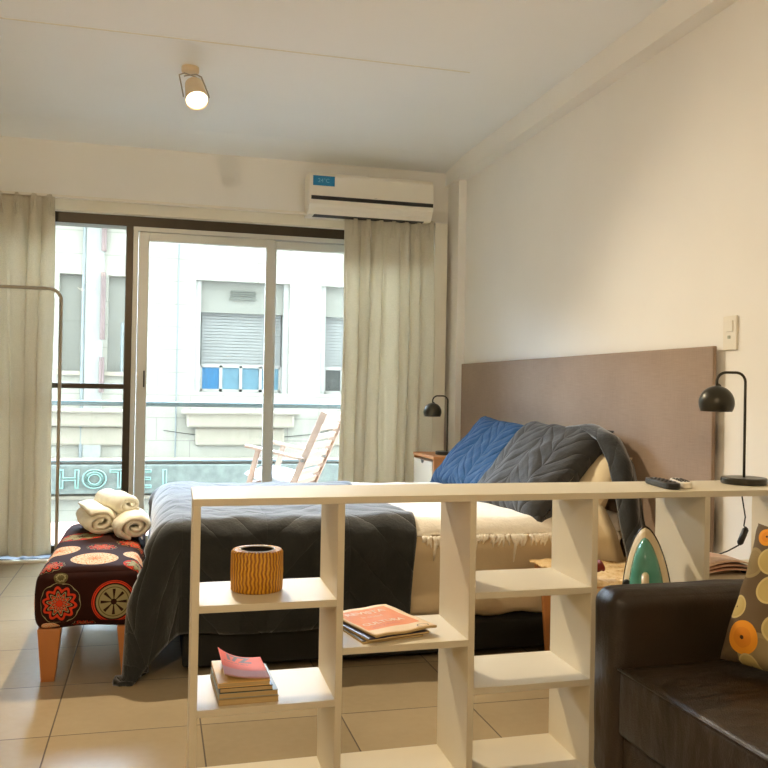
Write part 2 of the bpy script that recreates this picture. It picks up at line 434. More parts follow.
m_tealpane = simple('teal_window_glass', (70, 104, 117), 0.3, var=0.15)  # teal pane colour, slight random tone
m_darkpane = simple('dark_window_glass', (47, 48, 43), 0.3, var=0.1)  # dark pane colour, slight random tone
m_offwhite = simple('weathered_white_paint', (145, 142, 135), .7)
m_vent = simple('grey_vent', (89, 89, 80), 0.8)
m_rust = simple('rusty_pipe', (103, 86, 81), 0.8, var=0.25, nscale=4, stretch=(1, 1, .6))
m_pipe = simple('grey_downpipe', (110, 115, 113), 0.7, var=0.1)
m_sign = simple('weathered_sign_board', (100, 105, 98), 0.7, var=0.22, nscale=9)
m_letter = simple('green_sign_letter', (112, 142, 130), 0.5, var=0.06)
m_terra = simple('terracotta_tile', (142, 99, 77), 0.7, var=0.1, nscale=5)

# ---------------------------------------------------------------- room shell
CEIL = 2.60; WY = 5.72; RX = 1.98; LX = -2.3; BY = -2.6
struct('floor', bx(LX - .2, RX + .2, BY - .2, WY + .2, -0.12, 0.0), m_floor)
def ceiling_bm():
    b = bx(LX - .2, RX + .2, BY - .2, WY + .2, CEIL, CEIL + .12)
    return b
struct('ceiling', ceiling_bm(), m_ceil)
# hairline joint in the ceiling plaster and the shallow cove along the window wall
struct('trim_1', bx(LX, 1.43, 3.955, 3.963, CEIL - .0022, CEIL + .001), m_trim)
b = B(); extr(b, [(5.36, CEIL), (5.50, CEIL - .012), (WY, CEIL - .035), (WY, CEIL + .01), (5.36, CEIL + .01)], LX, RX, Matrix(((0, 0, 1, 0), (1, 0, 0, 0), (0, 1, 0, 0), (0, 0, 0, 1))))
struct('trim_2', b, m_ceil)
struct('trim_3', bx(1.90, RX, BY, WY, 2.475, CEIL), m_wall)               # beam over the headboard wall
struct('wall_right', bx(RX, RX + .2, BY - .2, WY + .2, 0, CEIL), m_wall)
struct('wall_left', bx(LX - .2, LX, BY - .2, WY + .2, 0, CEIL), m_wall)
struct('wall_rear', bx(LX, RX, BY - .2, BY, 0, CEIL), m_wall)
OX0, OX1, OZ1 = -0.98, 1.79, 2.13
b = B(); box(b, LX, OX0, WY, WY + .2, 0, CEIL); box(b, OX1, RX, WY, WY + .2, 0, CEIL); box(b, OX0, OX1, WY, WY + .2, OZ1, CEIL)
struct('wall_window', b, m_wall)
struct('trim_4', bx(-1.25, 1.885, WY - .028, WY, OZ1 + .004, 2.205), m_trim, bevel=.004)   # lintel strip above the window
struct('trim_5', bx(1.795, 1.885, WY - .12, WY, 0, 2.195), m_trim, bevel=.004)             # boxed return beside the right curtain
struct('trim_6', bx(1.925, RX, 5.50, WY, 0, CEIL), m_wall)                                # corner pier
struct('trim_7', bx(-1.25, 1.79, 5.565, WY, 0, 0.014), simple('shade_blue_sill', (38, 54, 66), .4), bevel=.003)  # sill strip coloured dark blue for the shade under the curtain
struct('trim_10', bx(-1.25, 1.79, 5.50, 5.563, 0, 0.012), m_trim, bevel=.003)                  # threshold
struct('baseboard_right', bx(RX - .012, RX, BY, 5.5, 0, .07), m_trim, bevel=.003)

# window: dark bronze fixed part (window_1), two aluminium sliding sashes (window_2, window_3)
FY0, FY1 = WY + .005, WY + .075
w1 = bpy.data.objects.new('window_1', None); COL.objects.link(w1); w1['kind'] = 'structure'
b = B(); box(b, OX0, OX1, FY0, FY1 + .07, 2.065, OZ1); box(b, OX0, OX0 + .05, FY0, FY1, 0.05, 2.065); box(b, -0.207, -0.163, FY0, FY1, 0.05, 2.065)
box(b, OX0, -0.207, FY0, FY1, 0.012, 0.06); box(b, OX0 + .05, -0.207, FY0 + .01, FY1 - .01, 1.035, 1.068)
obj('window_frame', b, m_bronze, w1, bevel=.003)
obj('glass_pane', bx(OX0 + .05, -0.207, FY0 + .03, FY0 + .034, 1.068, 2.065), m_glass, w1)
obj('glass_pane', bx(OX0 + .05, -0.207, FY0 + .03, FY0 + .034, 0.06, 1.035), m_glass, w1)
def sash(nm, x0, x1, y, rail, lw, rw):
    w = bpy.data.objects.new(nm, None); COL.objects.link(w); w['kind'] = 'structure'
    b = B(); t = .032; zt = 2.035
    box(b, x0, x0 + lw, y, y + t, .03, zt); box(b, x1 - rw, x1, y, y + t, .03, zt)
    box(b, x0 + lw, x1 - rw, y, y + t, zt - rail, zt); box(b, x0 + lw, x1 - rw, y, y + t, .03, .11)
    obj('window_frame', b, m_alu, w, bevel=.003)
    obj('glass_pane', bx(x0 + lw, x1 - rw, y + .014, y + .018, .11, zt - rail), m_glass, w)
    return w
w2 = sash('window_2', -0.128, 0.732, FY0 + .005, .055, .062, .056)
obj('handle', bx(-0.088, -0.078, FY0 - .004, FY0 + .006, 1.05, 1.155), m_blackpl, w2, bevel=.002)['label'] = 'slim black finger pull'
w3 = sash('window_3', 0.70, 1.788, FY0 + .045, .055, .05, .05)
b = B(); box(b, -0.163, OX1, FY0 - .0, FY1 + .02, 2.037, 2.066); box(b, -0.163, -0.132, FY0, FY1 + .01, 0.012, 2.037); box(b, -0.163, OX1, FY0 - .01, FY1 + .02, 0.012, 0.03)
obj('sliding_track', b, m_alu, w2, bevel=.002)

# ---------------------------------------------------------------- curtains
def curtain(name, label, x0t, x1t, x0b, x1b, zt, zb, yc, npl, seed, amp=.042):
    rnd = random.Random(seed)
    ph = [rnd.uniform(0, 6) for _ in range(4)]
    root = thing(name, label, 'curtain', ((x0b + x1b) / 2, yc, zb))
    ox, oy, oz = (x0b + x1b) / 2, yc, zb
    def fn(u, v):
        z = zt + (zb - zt) * v
        s = v ** 0.8
        xx = (x0t + (x1t - x0t) * u) * (1 - s) + (x0b + (x1b - x0b) * u) * s
        uu = u + (0.012 + .035 * min(1, v * 2)) * math.sin(4.1 * u * PI + ph[0] + .8 * v)
        t = uu * npl * 2 * PI
        a = amp * (0.35 + 0.65 * min(1, v * 3.0)) * (0.75 + .45 * math.sin(4.3 * u * PI + ph[1]))
        w = math.sin(t) + .5 * math.sin(1.7 * t + ph[2] + 1.1 * v) * min(1, v * 2) + .18 * math.sin(3.3 * t + ph[3]) * min(1, .3 + v)
        w = math.copysign(abs(w) ** 0.85, w)
        y = yc + a * w + .008 * math.sin(3 * v + ph[3] + 7 * u)
        xx += .022 * math.cos(t) * min(1, v * 3)
        return Vector((xx - ox, y - oy, z - oz))
    b = B(); grid(b, fn, npl * 22, 60)
    obj('curtain_panel', b, m_curtain, root, smooth=True, solid=.003)
    b = B()
    for k in range(npl):                                           # pinched heads
        xk = x0t + (x1t - x0t) * (k + .75) / npl
        for dx in (-.009, 0, .009):
            tube(b, [(xk + dx * .4 - ox, yc - .02 - oy, zt - oz), (xk + dx - ox, yc - .034 - oy, zt - .03 - oz), (xk + dx * 2.2 - ox, yc - .016 - oy, zt - .13 - oz)], [.005, .0065, .002], seg=8)
    obj('pinch_pleats', b, m_curtain, root, smooth=True)
    return root
curtain('curtain', 'long beige linen curtain hanging left of the window behind the clothes rack', -1.28, -0.622, -1.28, -0.612, 2.20, 0.03, 5.60, 7, 3)
curtain('curtain', 'beige linen curtain gathered right of the window under the air conditioner', 1.172, 1.782, 1.13, 1.79, 2.20, 0.03, 5.60, 7, 12)
tag(obj('curtain_rail', bx(-1.3, 1.79, 5.585, 5.615, 2.19, 2.204), m_plastic), 'thin white curtain rail fixed above the window', 'curtain rail')

# ---------------------------------------------------------------- air conditioner
t = thing('air_conditioner', 'white split air conditioner with blue sticker mounted above the right curtain', 'air conditioner', (1.330, 5.69, 2.182))
def acx(prof, x0, x1): return extr(B(), prof, x0, x1, Matrix(((0, 0, 1, 0), (1, 0, 0, 0), (0, 1, 0, 0), (0, 0, 0, 1))))
hw = .415
obj('body', acx([(0, 0.0), (0, .272), (-.15, .272), (-.185, .262), (-.198, .238), (-.205, .105), (-.2, .06), (-.15, .0)], -hw, hw), m_plastic, t, bevel=.006)
obj('display_strip', acx([(-.2, .112), (-.2, .088), (-.2085, .088), (-.2085, .112)], -hw + .012, hw - .005), m_blackpl, t)['label'] = 'glossy black strip'
obj('louver', acx([(-.1965, .082), (-.203, .082), (-.178, .024), (-.168, .024)], -hw + .04, hw - .05), m_plastic, t, bevel=.002)
obj('air_outlet', acx([(-.15, -.001), (-.09, -.004), (-.09, .004), (-.152, .004)], -hw + .04, hw - .05), m_grey, t)
st = obj('sticker', bx(-hw + .022, -hw + .162, -.2065, -.2012, .178, .240), simple('blue_sticker', (20, 130, 182), .4), t); st['label'] = 'blue energy sticker'
text('sticker_text', '24°C', .036, simple('pale_blue_ink', (120, 196, 224), .4), st, basis((-hw + .09, -.2072, .209), (1, 0, 0), (0, 0, 1), (0, -1, 0)))
text('brand_mark', '-----', .012, m_grey, t, basis((0.02, -.2055, .122), (1, 0, 0), (0, 0, 1), (0, -1, 0)))

# ---------------------------------------------------------------- ceiling spotlight
LH = Vector((0.156, 4.205, 2.410)); AX = Vector((0.10, -0.60, -0.80)).normalized()
SP0 = Vector((0.125, 4.30, CEIL))
t = thing('ceiling_spotlight', 'small white ceiling spotlight, lit and aimed towards the room', 'spotlight', SP0)
m_spot = simple('cream_lamp_housing', (226, 206, 172), .45, var=.02)
obj('canopy', lathe(B(), [(0, .0), (.042, 0), (.042, -.022), (.036, -.030), (0, -.030)], (0, 0, 0)), m_spot, t, smooth=False, bevel=.003)
rel = LH - SP0; a1 = AX.orthogonal().normalized(); a1 = Vector((1, 0, 0)) - AX * AX.x; a1.normalize()
b = B()
for s in (-1, 1):
    tube(b, [Vector((0, 0, -.028)) + Vector((s * .02, 0, 0)), Vector((s * .052, -.01, -.045)), rel - AX * .05 + a1 * s * .060, rel - AX * .03 + a1 * s * .060], .0035, seg=8)
tube(b, [(-.03, -.012, -.034), (.03, -.012, -.050)], .003, seg=8); tube(b, [(.03, -.012, -.034), (-.03, -.012, -.050)], .003, seg=8)
obj('bracket', b, m_rack, t, smooth=True)
z = AX; x = a1; y = z.cross(x)
MH = basis(rel, x, y, z)
obj('lamp_head', lathe(B(), [(0, -.150), (.03, -.147), (.044, -.125), (.049, -.05), (.0535, .0), (.052, 0), (.048, -.02), (.05, -.03)], (0, 0, 0), 36, MH), m_spot, t, smooth=True)
m = NT('warm_lamp_lens'); m.p.inputs['Base Color'].default_value = (1, .93, .8, 1)
m.p.inputs['Emission Color'].default_value = (1, .84, .6, 1); m.p.inputs['Emission Strength'].default_value = 4
obj('lens', lathe(B(), [(0, -.006), (.03, -.007), (.0500, -.012)], (0, 0, 0), 32, MH), m.m, t, smooth=True)['label'] = 'glowing round lens'

# ---------------------------------------------------------------- headboard, switch
HBX = 1.946
hb = obj('headboard', bx(HBX, HBX + .017, 2.752, 5.45, .03, 1.242), m_head, bevel=.004)
tag(hb, 'wide taupe woven headboard panel standing against the right wall behind the bed', 'headboard')
t = thing('light_switch', 'white light switch plate on the right wall above the headboard corner', 'light switch', (RX, 2.695, 1.285))
obj('plate', bx(-.009, 0, -.038, .038, -.06, .062), m_plastic, t, bevel=.003)
obj('rocker', bx(-.0125, -.008, -.02, .018, .005, .045), m_plastic, t, bevel=.002)
obj('button', bx(-.0125, -.008, -.006, .008, -.020, -.008), simple('grey_green_button', (170, 172, 150), .5), t, bevel=.002)

# ---------------------------------------------------------------- bed
BX0, BX1, BY0, BY1, BT = .09, 1.925, 3.30, 4.70, .535
t = thing('bed', 'double bed with cream sheet and black base against the taupe headboard', 'bed', (1.0, 4.0, 0))
def rb(x0, x1, y0, y1, z0, z1, o=(1.0, 4.0, 0)): return bx(x0 - o[0], x1 - o[0], y0 - o[1], y1 - o[1], z0 - o[2], z1 - o[2])
obj('base', rb(BX0 + .02, BX1, BY0 - .01, BY1 - .01, .022, .142), m_black, t, bevel=.01)
for sx in (BX0 + .12, BX1 - .12):
    for sy in (BY0 + .1, BY1 - .1):
        obj('leg', cyl(B(), (sx - 1, sy - 4, 0), (sx - 1, sy - 4, .03), .025), m_black, t)
def hem(v, c):
    if c.z < .15: v.co.z += .006 * math.sin(c.x * 31) + .010 * noise.noise(c * 9)
    v.co.y += .006 * noise.noise(Vector((c.x * 14, 0, c.z * 3)))
obj('mattress', rbox(BX0 - 1, BX1 - 1, BY0 - 4, BY1 - 4,   .145, BT, .075, (50, 14, 16), .01, 2, .002, None, hem), m_sheet, t, smooth=True)['label'] = 'mattress in a cream fitted sheet'

# drape: cloth falling over the bed edges (a along X, b along Y), rounded cone at corners
def drape(a, bb, top, ex0, ey0, R, flare, wave=0.0, x0=None, y0=None, floor=.012, yfar=None, corner=0.0):
    ex = max(0.0, (x0 + R) - a) if x0 is not None else 0.0
    ey = max(0.0, (y0 + R) - bb)
    ef = max(0.0, bb - (yfar - R)) if yfar is not None else 0.0
    e2 = ey if ey > 0 else ef
    sy = -1 if ey > 0 else 1
    d = math.hypot(ex, e2)
    px = a if ex == 0 else x0 + R; py = bb if e2 == 0 else ((y0 + R) if ey > 0 else (yfar - R))
    if d == 0: return Vector((px, py, top))
    dx, dy = -ex / d, sy * e2 / d
    if d < PI / 2 * R: out, dn = R * math.sin(d / R), R * (1 - math.cos(d / R))
    else:
        q = d - PI / 2 * R; out, dn = R + flare * q, R + q * math.sqrt(1 - flare * flare)
    zz = top - dn
    if corner and ex > 0 and e2 > 0: out += corner * math.sin(2 * math.atan2(e2, ex)) ** 2 * min(1, d / .35)
    ang = math.atan2(e2, ex + 1e-9)
    if wave and d > R:
        tt = (px * 11 + py * 9 + ang * 3.2)
        out += wave * min(1, (d - R) / .3) * (math.sin(tt * 1.0) + .5 * math.sin(tt * 2.3 + 1))
    if zz < floor:
        out += (floor - zz) * .2; zz = floor + .02 * abs(math.sin(ang * 9)) * min(1, (floor - zz) * 6)
    return Vector((px + dx * out, py + dy * out, zz))
def quilt_fn(u, v):
    a = -.52 + (.985 + .52) * u; bb = BY0 - .40 + (BY1 - BY0 + .40 + .36) * v
    a2 = a + (.02 * math.sin(bb * 6)) * max(0, u - .8) * 5
    p = drape(a2, bb, BT + .03 + .012 * noise.noise(Vector((a * 4, bb * 4, 0))), 0, 0, .11, .05, .012, BX0 - .105, BY0 - .03, .012, BY1 + .02, .105)
    p.z = max(p.z, .012)
    if p.x < .0 and 3.27 < p.y: p.x = max(p.x, -.028) if p.z < .45 else p.x
    lump = .006 * noise.noise(Vector((a * 12, bb * 12, 3)))
    return p + Vector((0, -lump, lump))
b = B(); grid(b, quilt_fn, 110, 150, lambda u, v: (u * 1.60, v * 2.16))
q = obj('quilt', b, m_quilt, None, smooth=True, solid=.018)
tag(q, 'dark charcoal quilt spread over the foot of the bed and hanging to the floor', 'quilt')

# white fringed throw between quilt and pillows
tw = thing('throw_blanket', 'white fluffy throw with ragged fringe across the head half of the bed', 'throw', (1.4, 4.0, .54))
def throw_fn(u, v):
    a = .97 + .955 * u; bb = BY0 - .035 - .03 * abs(noise.noise(Vector((a * 13, 1, 1)))) * 2 + (BY1 - BY0 + .12) * v
    p = drape(a, bb, BT + .016 + .006 * noise.noise(Vector((a * 9, bb * 9, 5))), 0, 0, .10, .04, .0, None, BY0 - .018, .01, BY1 + .02)
    return p - Vector((1.4, 4.0, .54))
b = B(); grid(b, throw_fn, 60, 80, lambda u, v: (u, v * 1.5))
obj('blanket', b, m_throw, tw, smooth=True, solid=.012)
b = B(); rnd = random.Random(4)
for k in range(120):
    a = 1.03 + .885 * k / 119 + rnd.uniform(-.004, .004); L = rnd.uniform(.02, .05) + (.07 if k % 23 == 6 else 0)
    p0 = drape(a, BY0 - .045, BT + .014, 0, 0, .10, .04, 0, None, BY0 - .018, .01) - Vector((1.4, 4.0, .54)) + Vector((0, -.004, .006))
    dx = rnd.uniform(-.02, .02)
    tube(b, [p0, p0 + Vector((dx * .4, -.007, -L * .4)), p0 + Vector((dx, -.003, -L))], [.007, .0065, .002], seg=6)
fr = obj('fringe', b, m_throw, tw, smooth=True); fr['kind'] = 'stuff'

# pillows
def pillow_bm(W, H, T, nu=56, nv=44, pinch=.05, seed=0, sag=0.0, flange=0.0):
    b = B()
    def half(sg):
        def fn(u, v):
            x, y = 2 * u - 1, 2 * v - 1
            e = max(0, (1 - abs(x) ** 3.2)) * max(0, (1 - abs(y) ** 3.2))
            th = T / 2 * e ** .42
            px = W / 2 * x * (1 - pinch * (1 - abs(y) ** 2.2) * abs(x) ** 2)
            py = H / 2 * y * (1 - pinch * (1 - abs(x) ** 2.2) * abs(y) ** 2)
            n = noise.noise(Vector((px * 7 + seed, py * 7, sg))) * .022 * e ** .3 + noise.noise(Vector((px * 18 + seed, py * 18, sg * 2))) * .007
            py -= sag * (x * x) * .5
            return Vector((px, py, sg * th + n))
        return fn
    for sg in (1, -1):
        grid(b, half(sg), nu, nv, lambda u, v: (u * W, v * H))
    bmesh.ops.remove_doubles(b, verts=b.verts[:], dist=.0007)
    bmesh.ops.recalc_face_normals(b, faces=b.faces[:])
    return b
def place(o, loc, xax, zax):
    x = Vector(xax).normalized(); z = Vector(zax); z = (z - x * z.dot(x)).normalized(); y = z.cross(x)
    o.matrix_world = basis(loc, x, y, z); return o
# pillow local: x = width, y = height (up), z = front normal
p1 = obj('pillow', pillow_bm(.80, .50, .17, seed=1, pinch=.10), m_qblue, smooth=True)
place(p1, (1.70, 4.285, .71), (0.10, -1, -.06), (-.70, -.12, .62)); tag(p1, 'blue quilted pillow leaning on the headboard at the window side of the bed', 'pillow')
p2 = obj('pillow', pillow_bm(.64, .54, .18, seed=5, pinch=.09), m_qgrey, smooth=True)
place(p2, (1.665, 3.645, .71), (0.14, -1, -.02), (-.66, -.18, .62)); tag(p2, 'large dark grey quilted pillow leaning beside the blue one', 'pillow')
p3 = obj('pillow', pillow_bm(.50, .38, .13, seed=9, pinch=.06), m_case, smooth=True)
place(p3, (1.80, 3.50, .668), (0.05, -1, -.12), (-.80, -.1, .5)); tag(p3, 'plain ivory pillow tucked behind the grey quilted pillow', 'pillow')
# dark quilt hanging between pillows and headboard, loose ivory sheet in front of it
def hang_fn(u, v):
    # v along the drop from the pillow tops to below the mattress edge
    P = [Vector((1.86, 3.60, .885)), Vector((1.87, 3.46, .90)), Vector((1.875, 3.33, .865)), Vector((1.88, 3.23, .77)), Vector((1.88, 3.17, .65)), Vector((1.88, 3.13, .52)), Vector((1.88, 3.09, .42)), Vector((1.88, 3.05, .30))]
    s = v * (len(P) - 1); i = min(int(s), len(P) - 2); f = s - i
    p = P[i].lerp(P[i + 1], f)
    w = .11 - .03 * v
    return p + Vector((-.02 - w / 2 + u * w, .012 * math.sin(u * 7 + v * 4) - .02 * (1 - (2 * u - 1) ** 2), .01 * math.sin(u * 5)))
b = B(); grid(b, hang_fn, 24, 50, lambda u, v: (u * .3, v))
tag(obj('bed_cover', b, m_quilt, smooth=True, solid=.02), 'dark quilted cover hanging over the bed corner beside the headboard', 'bed cover')
def sheet_fn(u, v):
    P = [Vector((1.72, 3.32, .62)), Vector((1.72, 3.25, .58)), Vector((1.73, 3.20, .50)), Vector((1.74, 3.17, .40)), Vector((1.76, 3.14, .26))]
    s = v * (len(P) - 1); i = min(int(s), len(P) - 2); f = s - i
    p = P[i].lerp(P[i + 1], f)
    w = .14 + .10 * v
    return p + Vector((-w / 2 + u * w, .014 * math.sin(u * 13 + v * 2), 0))
b = B(); grid(b, sheet_fn, 30, 40, lambda u, v: (u * .3, v))
tag(obj('loose_sheet', b, m_case, smooth=True, solid=.006), 'loose ivory sheet corner spilling down the side of the bed head', 'sheet')

# ---------------------------------------------------------------- nightstands
def nightstand(label, x0, x1, y0, y1, h, group=None):
    t = thing('nightstand', label, 'nightstand', (x0, y0, 0))
    w, d = x1 - x0, y1 - y0; th = .018
    b = B(); box(b, 0, w, 0, th, .12, h - th); box(b, 0, w, d - th, d, .12, h - th); box(b, w - th, w, th, d - th, .12, h - th); box(b, 0, w, 0 + th, d - th, .12, .12 + th)
    obj('body', b, m_woodside, t, bevel=.002)
    obj('top', bx(-.004, w, -.004, d + .004, h - th, h), m_woodside, t, bevel=.003)
    n = 2 if h > .5 else 1; hh = (h - th - .15) / n
    for k in range(n):
        z0 = .142 + k * hh
        dr = obj('drawer', bx(-.006, w - .03, th + .003, d - th - .003, z0, z0 + hh - .006), m_plastic, t, bevel=.002); dr['label'] = 'white drawer'
        obj('finger_notch', extr(B(), [(-.03, z0 + hh - .007), (.03, z0 + hh - .007), (.012, z0 + hh - .026), (-.012, z0 + hh - .026)], -.0085, .0, basis((0, d / 2, 0), (0, 1, 0), (0, 0, 1), (1, 0, 0))), m_grey, dr)
    for sx, sy in ((.03, .03), (w - .03, .03), (.03, d - .03), (w - .03, d - .03)):
        obj('leg', cyl(B(), (sx, sy, 0), (sx, sy, .125), .011, .018, seg=16), m_woodside, t)
    return t
nightstand('wooden nightstand with white drawers in the far corner between bed and window', 1.545, 1.935, 4.765, 5.17, .682)
# low wooden stool on the near side of the bed, half hidden by the shelf
t = thing('bedside_table', 'low wooden bedside table with printed cloth, seen through the white shelving', 'bedside table', (1.472, 2.80, 0))
obj('top', bx(0, .45, 0, .42, .357, .377), m_woodside, t, bevel=.003)
b = B(); box(b, .0, .018, .40, .42, 0, .375); 
for (sx, sy) in ((.012, .395), (.012, .02), (.42, .395), (.42, .02)):
    bb = B(); M = Matrix.Translation((sx, sy, 0))
    cx = .03 if sx < .2 else -.0
    extr(bb, [(cx, 0), (cx + .040, 0), (.070, .357), (0, .357)], 0, .02, basis((sx, sy, 0), (1, 0, 0), (0, 0, 1), (0, -1, 0)))
    obj('leg', bb, m_woodside, t, bevel=.002)
b.free()
def cloth_mat():
    m = NT('printed_table_cloth'); v = m.coord('Object')
    f = m.noise(v, 22, 4, .7)
    m.l(m.ramp(f, [(.3, lin((176, 120, 60))), (.42, lin((226, 190, 132))), (.58, lin((238, 208, 158))), (.72, lin((206, 160, 96)))]), m.p.inputs['Base Color'])
    m.p.inputs['Roughness'].default_value = .85; m.bump(f, .6, .01); return m.m
def fold_fn(u, v):
    x = -.015 + .47 * u; y = -.015 + .45 * v
    z = .402 + .014 * abs(noise.noise(Vector((x * 9, y * 9, 1)))) + .012 * abs(noise.noise(Vector((x * 24, y * 24, 2))))
    if v < .04: z -= .05
    return Vector((x, y, z))
b = B(); grid(b, fold_fn, 50, 50)
c = obj('table_cloth', b, cloth_mat(), smooth=True, solid=.006); c.location = (1.472, 2.80, -.018); tag(c, 'crumpled gold and cream printed cloth on the low bedside table', 'cloth')
t = thing('spool', 'small dark red wound spool lying on the gold printed cloth', 'spool', (1.545, 2.86, .428))
b = B(); lathe(b, [(0, -.03), (.022, -.03), (.022, -.026), (.016, -.024), (.018, -.01), (.015, 0), (.018, .01), (.016, .024), (.022, .026), (.022, .03), (0, .03)], M=Matrix.Rotation(1.2, 3, 'Y').to_4x4(), seg=20)
obj('thread', b, simple('dark_red_thread', (140, 40, 26), .6, var=.3, nscale=60), t, smooth=True)

# ---------------------------------------------------------------- table lamps
def lamp(label, loc, rz, group):
    t = thing('table_lamp', label, 'lamp', loc, rz, group)
    obj('base', lathe(B(), [(0, 0), (.066, 0), (.069, .003), (.069, .017), (.066, .020), (0, .020)], seg=48), m_darkmetal, t, bevel=.001)
    pts = [Vector((0, 0, .018)), Vector((0, 0, .10)), Vector((0, 0, .2)), Vector((0, 0, .285))]
    pts += arc((-.030, 0, .318), .030, 0, PI / 2, 8) + arc((-.060, 0, .318), .030, PI / 2, PI, 8) + [Vector((-.090, 0, .29))]
    obj('stem', tube(B(), pts, .0042, seg=12), m_darkmetal, t, smooth=True)
    prof = [(.0, .078)] + [(.054 * math.sin(a), .024 + .054 * math.cos(a)) for a in (PI * k / 24 for k in range(2, 17))]
    prof = [(.0, .0785), (.008, .078)] + prof[2:] ; inner = [(max(r - .002, 0), z - .0005) for r, z in reversed(prof)]
    sh = obj('lamp_shade', lathe(B(), prof + inner, (-.090, 0, .228), 40), m_darkmetal, t, smooth=True)
    obj('bulb', lathe(B(), [(0, .012), (.012, .016), (.02, .03), (.014, .05), (.01, .06), (0, .06)], (-.090, 0, .228), 20), m_plastic, sh, smooth=True)
    obj('collar', cyl(B(), (-.090, 0, .298), (-.082, 0, .310), .007), m_darkmetal, t)
    return t
L1 = lamp('dark dome table lamp standing on the right end of the white shelving', (1.788, 2.362, .787), -.25, 'matching dome table lamps')
L2 = dup(L1, (1.675, 4.92, .683), -.25, 'dark dome table lamp standing on the far corner nightstand', 'matching dome table lamps')

# ---------------------------------------------------------------- room-divider shelving (local s, n)
SA = .02254
sh = thing('shelving_unit', 'low white open shelving unit dividing the bed from the sofa', 'shelf', (0, 0, 0), SA)
def S(s, n, z): return Vector((s * math.cos(SA) - n * math.sin(SA), s * math.sin(SA) + n * math.cos(SA), z))
TZ = .786; TH = .018; N0, N1 = 2.163, 2.43
S_END = 1.965
m_shelf = m_white
obj('top_board', bx(.138, S_END + .018, N0, N1, TZ - TH, TZ), m_shelf, sh, bevel=.0012)
obj('bottom_board', bx(.156, S_END, N0, N1, 0.001, .019), m_shelf, sh, bevel=.0012)
ups = [.140, .501, .861, 1.223, 1.585, 1.947]
for s in ups: obj('upright', bx(s, s + TH, N0, N1, 0, TZ - TH), m_shelf, sh, bevel=.0012)
levels = [(.525, .271), (.401,), (.525, .271), (.401,), (.525, .271)]
for k, lv in enumerate(levels):
    for z in lv: obj('shelf_board', bx(ups[k] + TH, ups[k + 1], N0, N1, z - TH, z), m_shelf, sh, bevel=.0012)

for ch in sh.children:                                            # the unit stands a touch out of square
    for v in ch.data.vertices: v.co.x += .045 * (v.co.y - N0)

# rattan pot
c = thing('rattan_pot', 'round honey coloured ribbed pot on the top left shelf', 'pot', S(.262 + .052, 2.345, .5255)); c.location = (.2655, 2.322, .5255); c.scale = (1, 1, .97)
obj('pot_body', lathe(B(), [(0, 0), (.064, 0), (.068, .004), (.0695, .05), (.0685, .104), (.064, .110), (.046, .110), (.044, .106)], seg=56), m_rattan, c, smooth=True)
obj('rim_liner', lathe(B(), [(.0445, .106), (.0468, .1118), (.0452, .1118), (.0442, .109)], seg=48), m_alu, c, smooth=True)['label'] = 'thin pale metal liner ring'
obj('inner_base', lathe(B(), [(0, .012), (.0435, .012), (.0438, .1085)], seg=36), m_black, c)  # black lining stands in for the shade inside the pot

# books
def book(name, label, x, y, z, w, d, h, rz, cover, spine_w=.0018, cat='book', group=None):
    t = thing(name, label, cat, (x, y, z), rz, group)
    obj('pages', bx(-w / 2 + .002, w / 2 - .001, -d / 2 + .002, d / 2 - .002, spine_w, h - spine_w), m_paper, t)
    b = B(); box(b, -w / 2, w / 2, -d / 2, d / 2, 0, spine_w); box(b, -w / 2, w / 2, -d / 2, d / 2, h - spine_w, h); box(b, -w / 2, -w / 2 + spine_w, -d / 2, d / 2, spine_w, h - spine_w)
    obj('cover', b, cover, t, bevel=.0006); return t
m_tan = simple('tan_cover', (176, 148, 100), .6); m_greyc = simple('grey_green_cover', (150, 152, 134), .5); m_blackc = simple('black_cover', (36, 34, 26), .4)
m_yel = simple('cream_yellow_cover', (226, 186, 112), .55)
zb = .2712
G = 'books stacked on the lower left shelf'
book('book', 'tan hardcover book at the bottom of the small stack on the lower left shelf',   .233, 2.295, zb, .150, .215, .0150, .035, m_tan, group=G)
book('book', 'grey-green hardcover book second from the bottom of the stack', .233, 2.297, zb + .0153, .148, .212, .0145, .03, m_greyc, group=G)
book('book', 'thin black book in the middle of the stack', .228, 2.283, zb + .0301, .132, .188, .013, .02, m_blackc, group=G)
book('book', 'cream yellow paperback under the pink booklet', .222, 2.282, zb + .0433, .130, .186, .0125, .03, m_yel, group=G)
t = thing('booklet', 'pink booklet with curled cover on top of the book stack', 'booklet', (.224, 2.285, zb + .0562), .03)
def curl_fn(u, v):
    x = -.062 + .126 * u; y = -.088 + .176 * v
    c_ = max(0, 1 - u * 1.15) ** 2.2
    return Vector((x + .012 * c_, y, .002 + .034 * c_ * (.35 + .65 * v) + .006 * (1 - u) * (1 - v)))
b = B(); grid(b, curl_fn, 30, 20, lambda u, v: (u, v))
def pink_mat():
    m = NT('pink_booklet_cover'); v = m.coord('UV'); sp = m.n('ShaderNodeSeparateXYZ'); m.l(v, sp.inputs[0])
    m.l(m.ramp(sp.outputs[1], [(.0, lin((196, 140, 132))), (.30, lin((196, 128, 118))), (.36, lin((226, 104, 74))), (1, lin((228, 92, 62)))]), m.p.inputs['Base Color'])
    m.p.inputs['Roughness'].default_value = .7; return m.m
cv = obj('cover', b, pink_mat(), t, smooth=True, solid=.0012)
b = B(); grid(b, lambda u, v: curl_fn(u, v) * .985 - Vector((0, 0, .0012)), 20, 12); obj('pages', b, m_paper, t, smooth=True, solid=.0015)
m_ink = simple('grey_cover_ink', (120, 96, 84), .6)
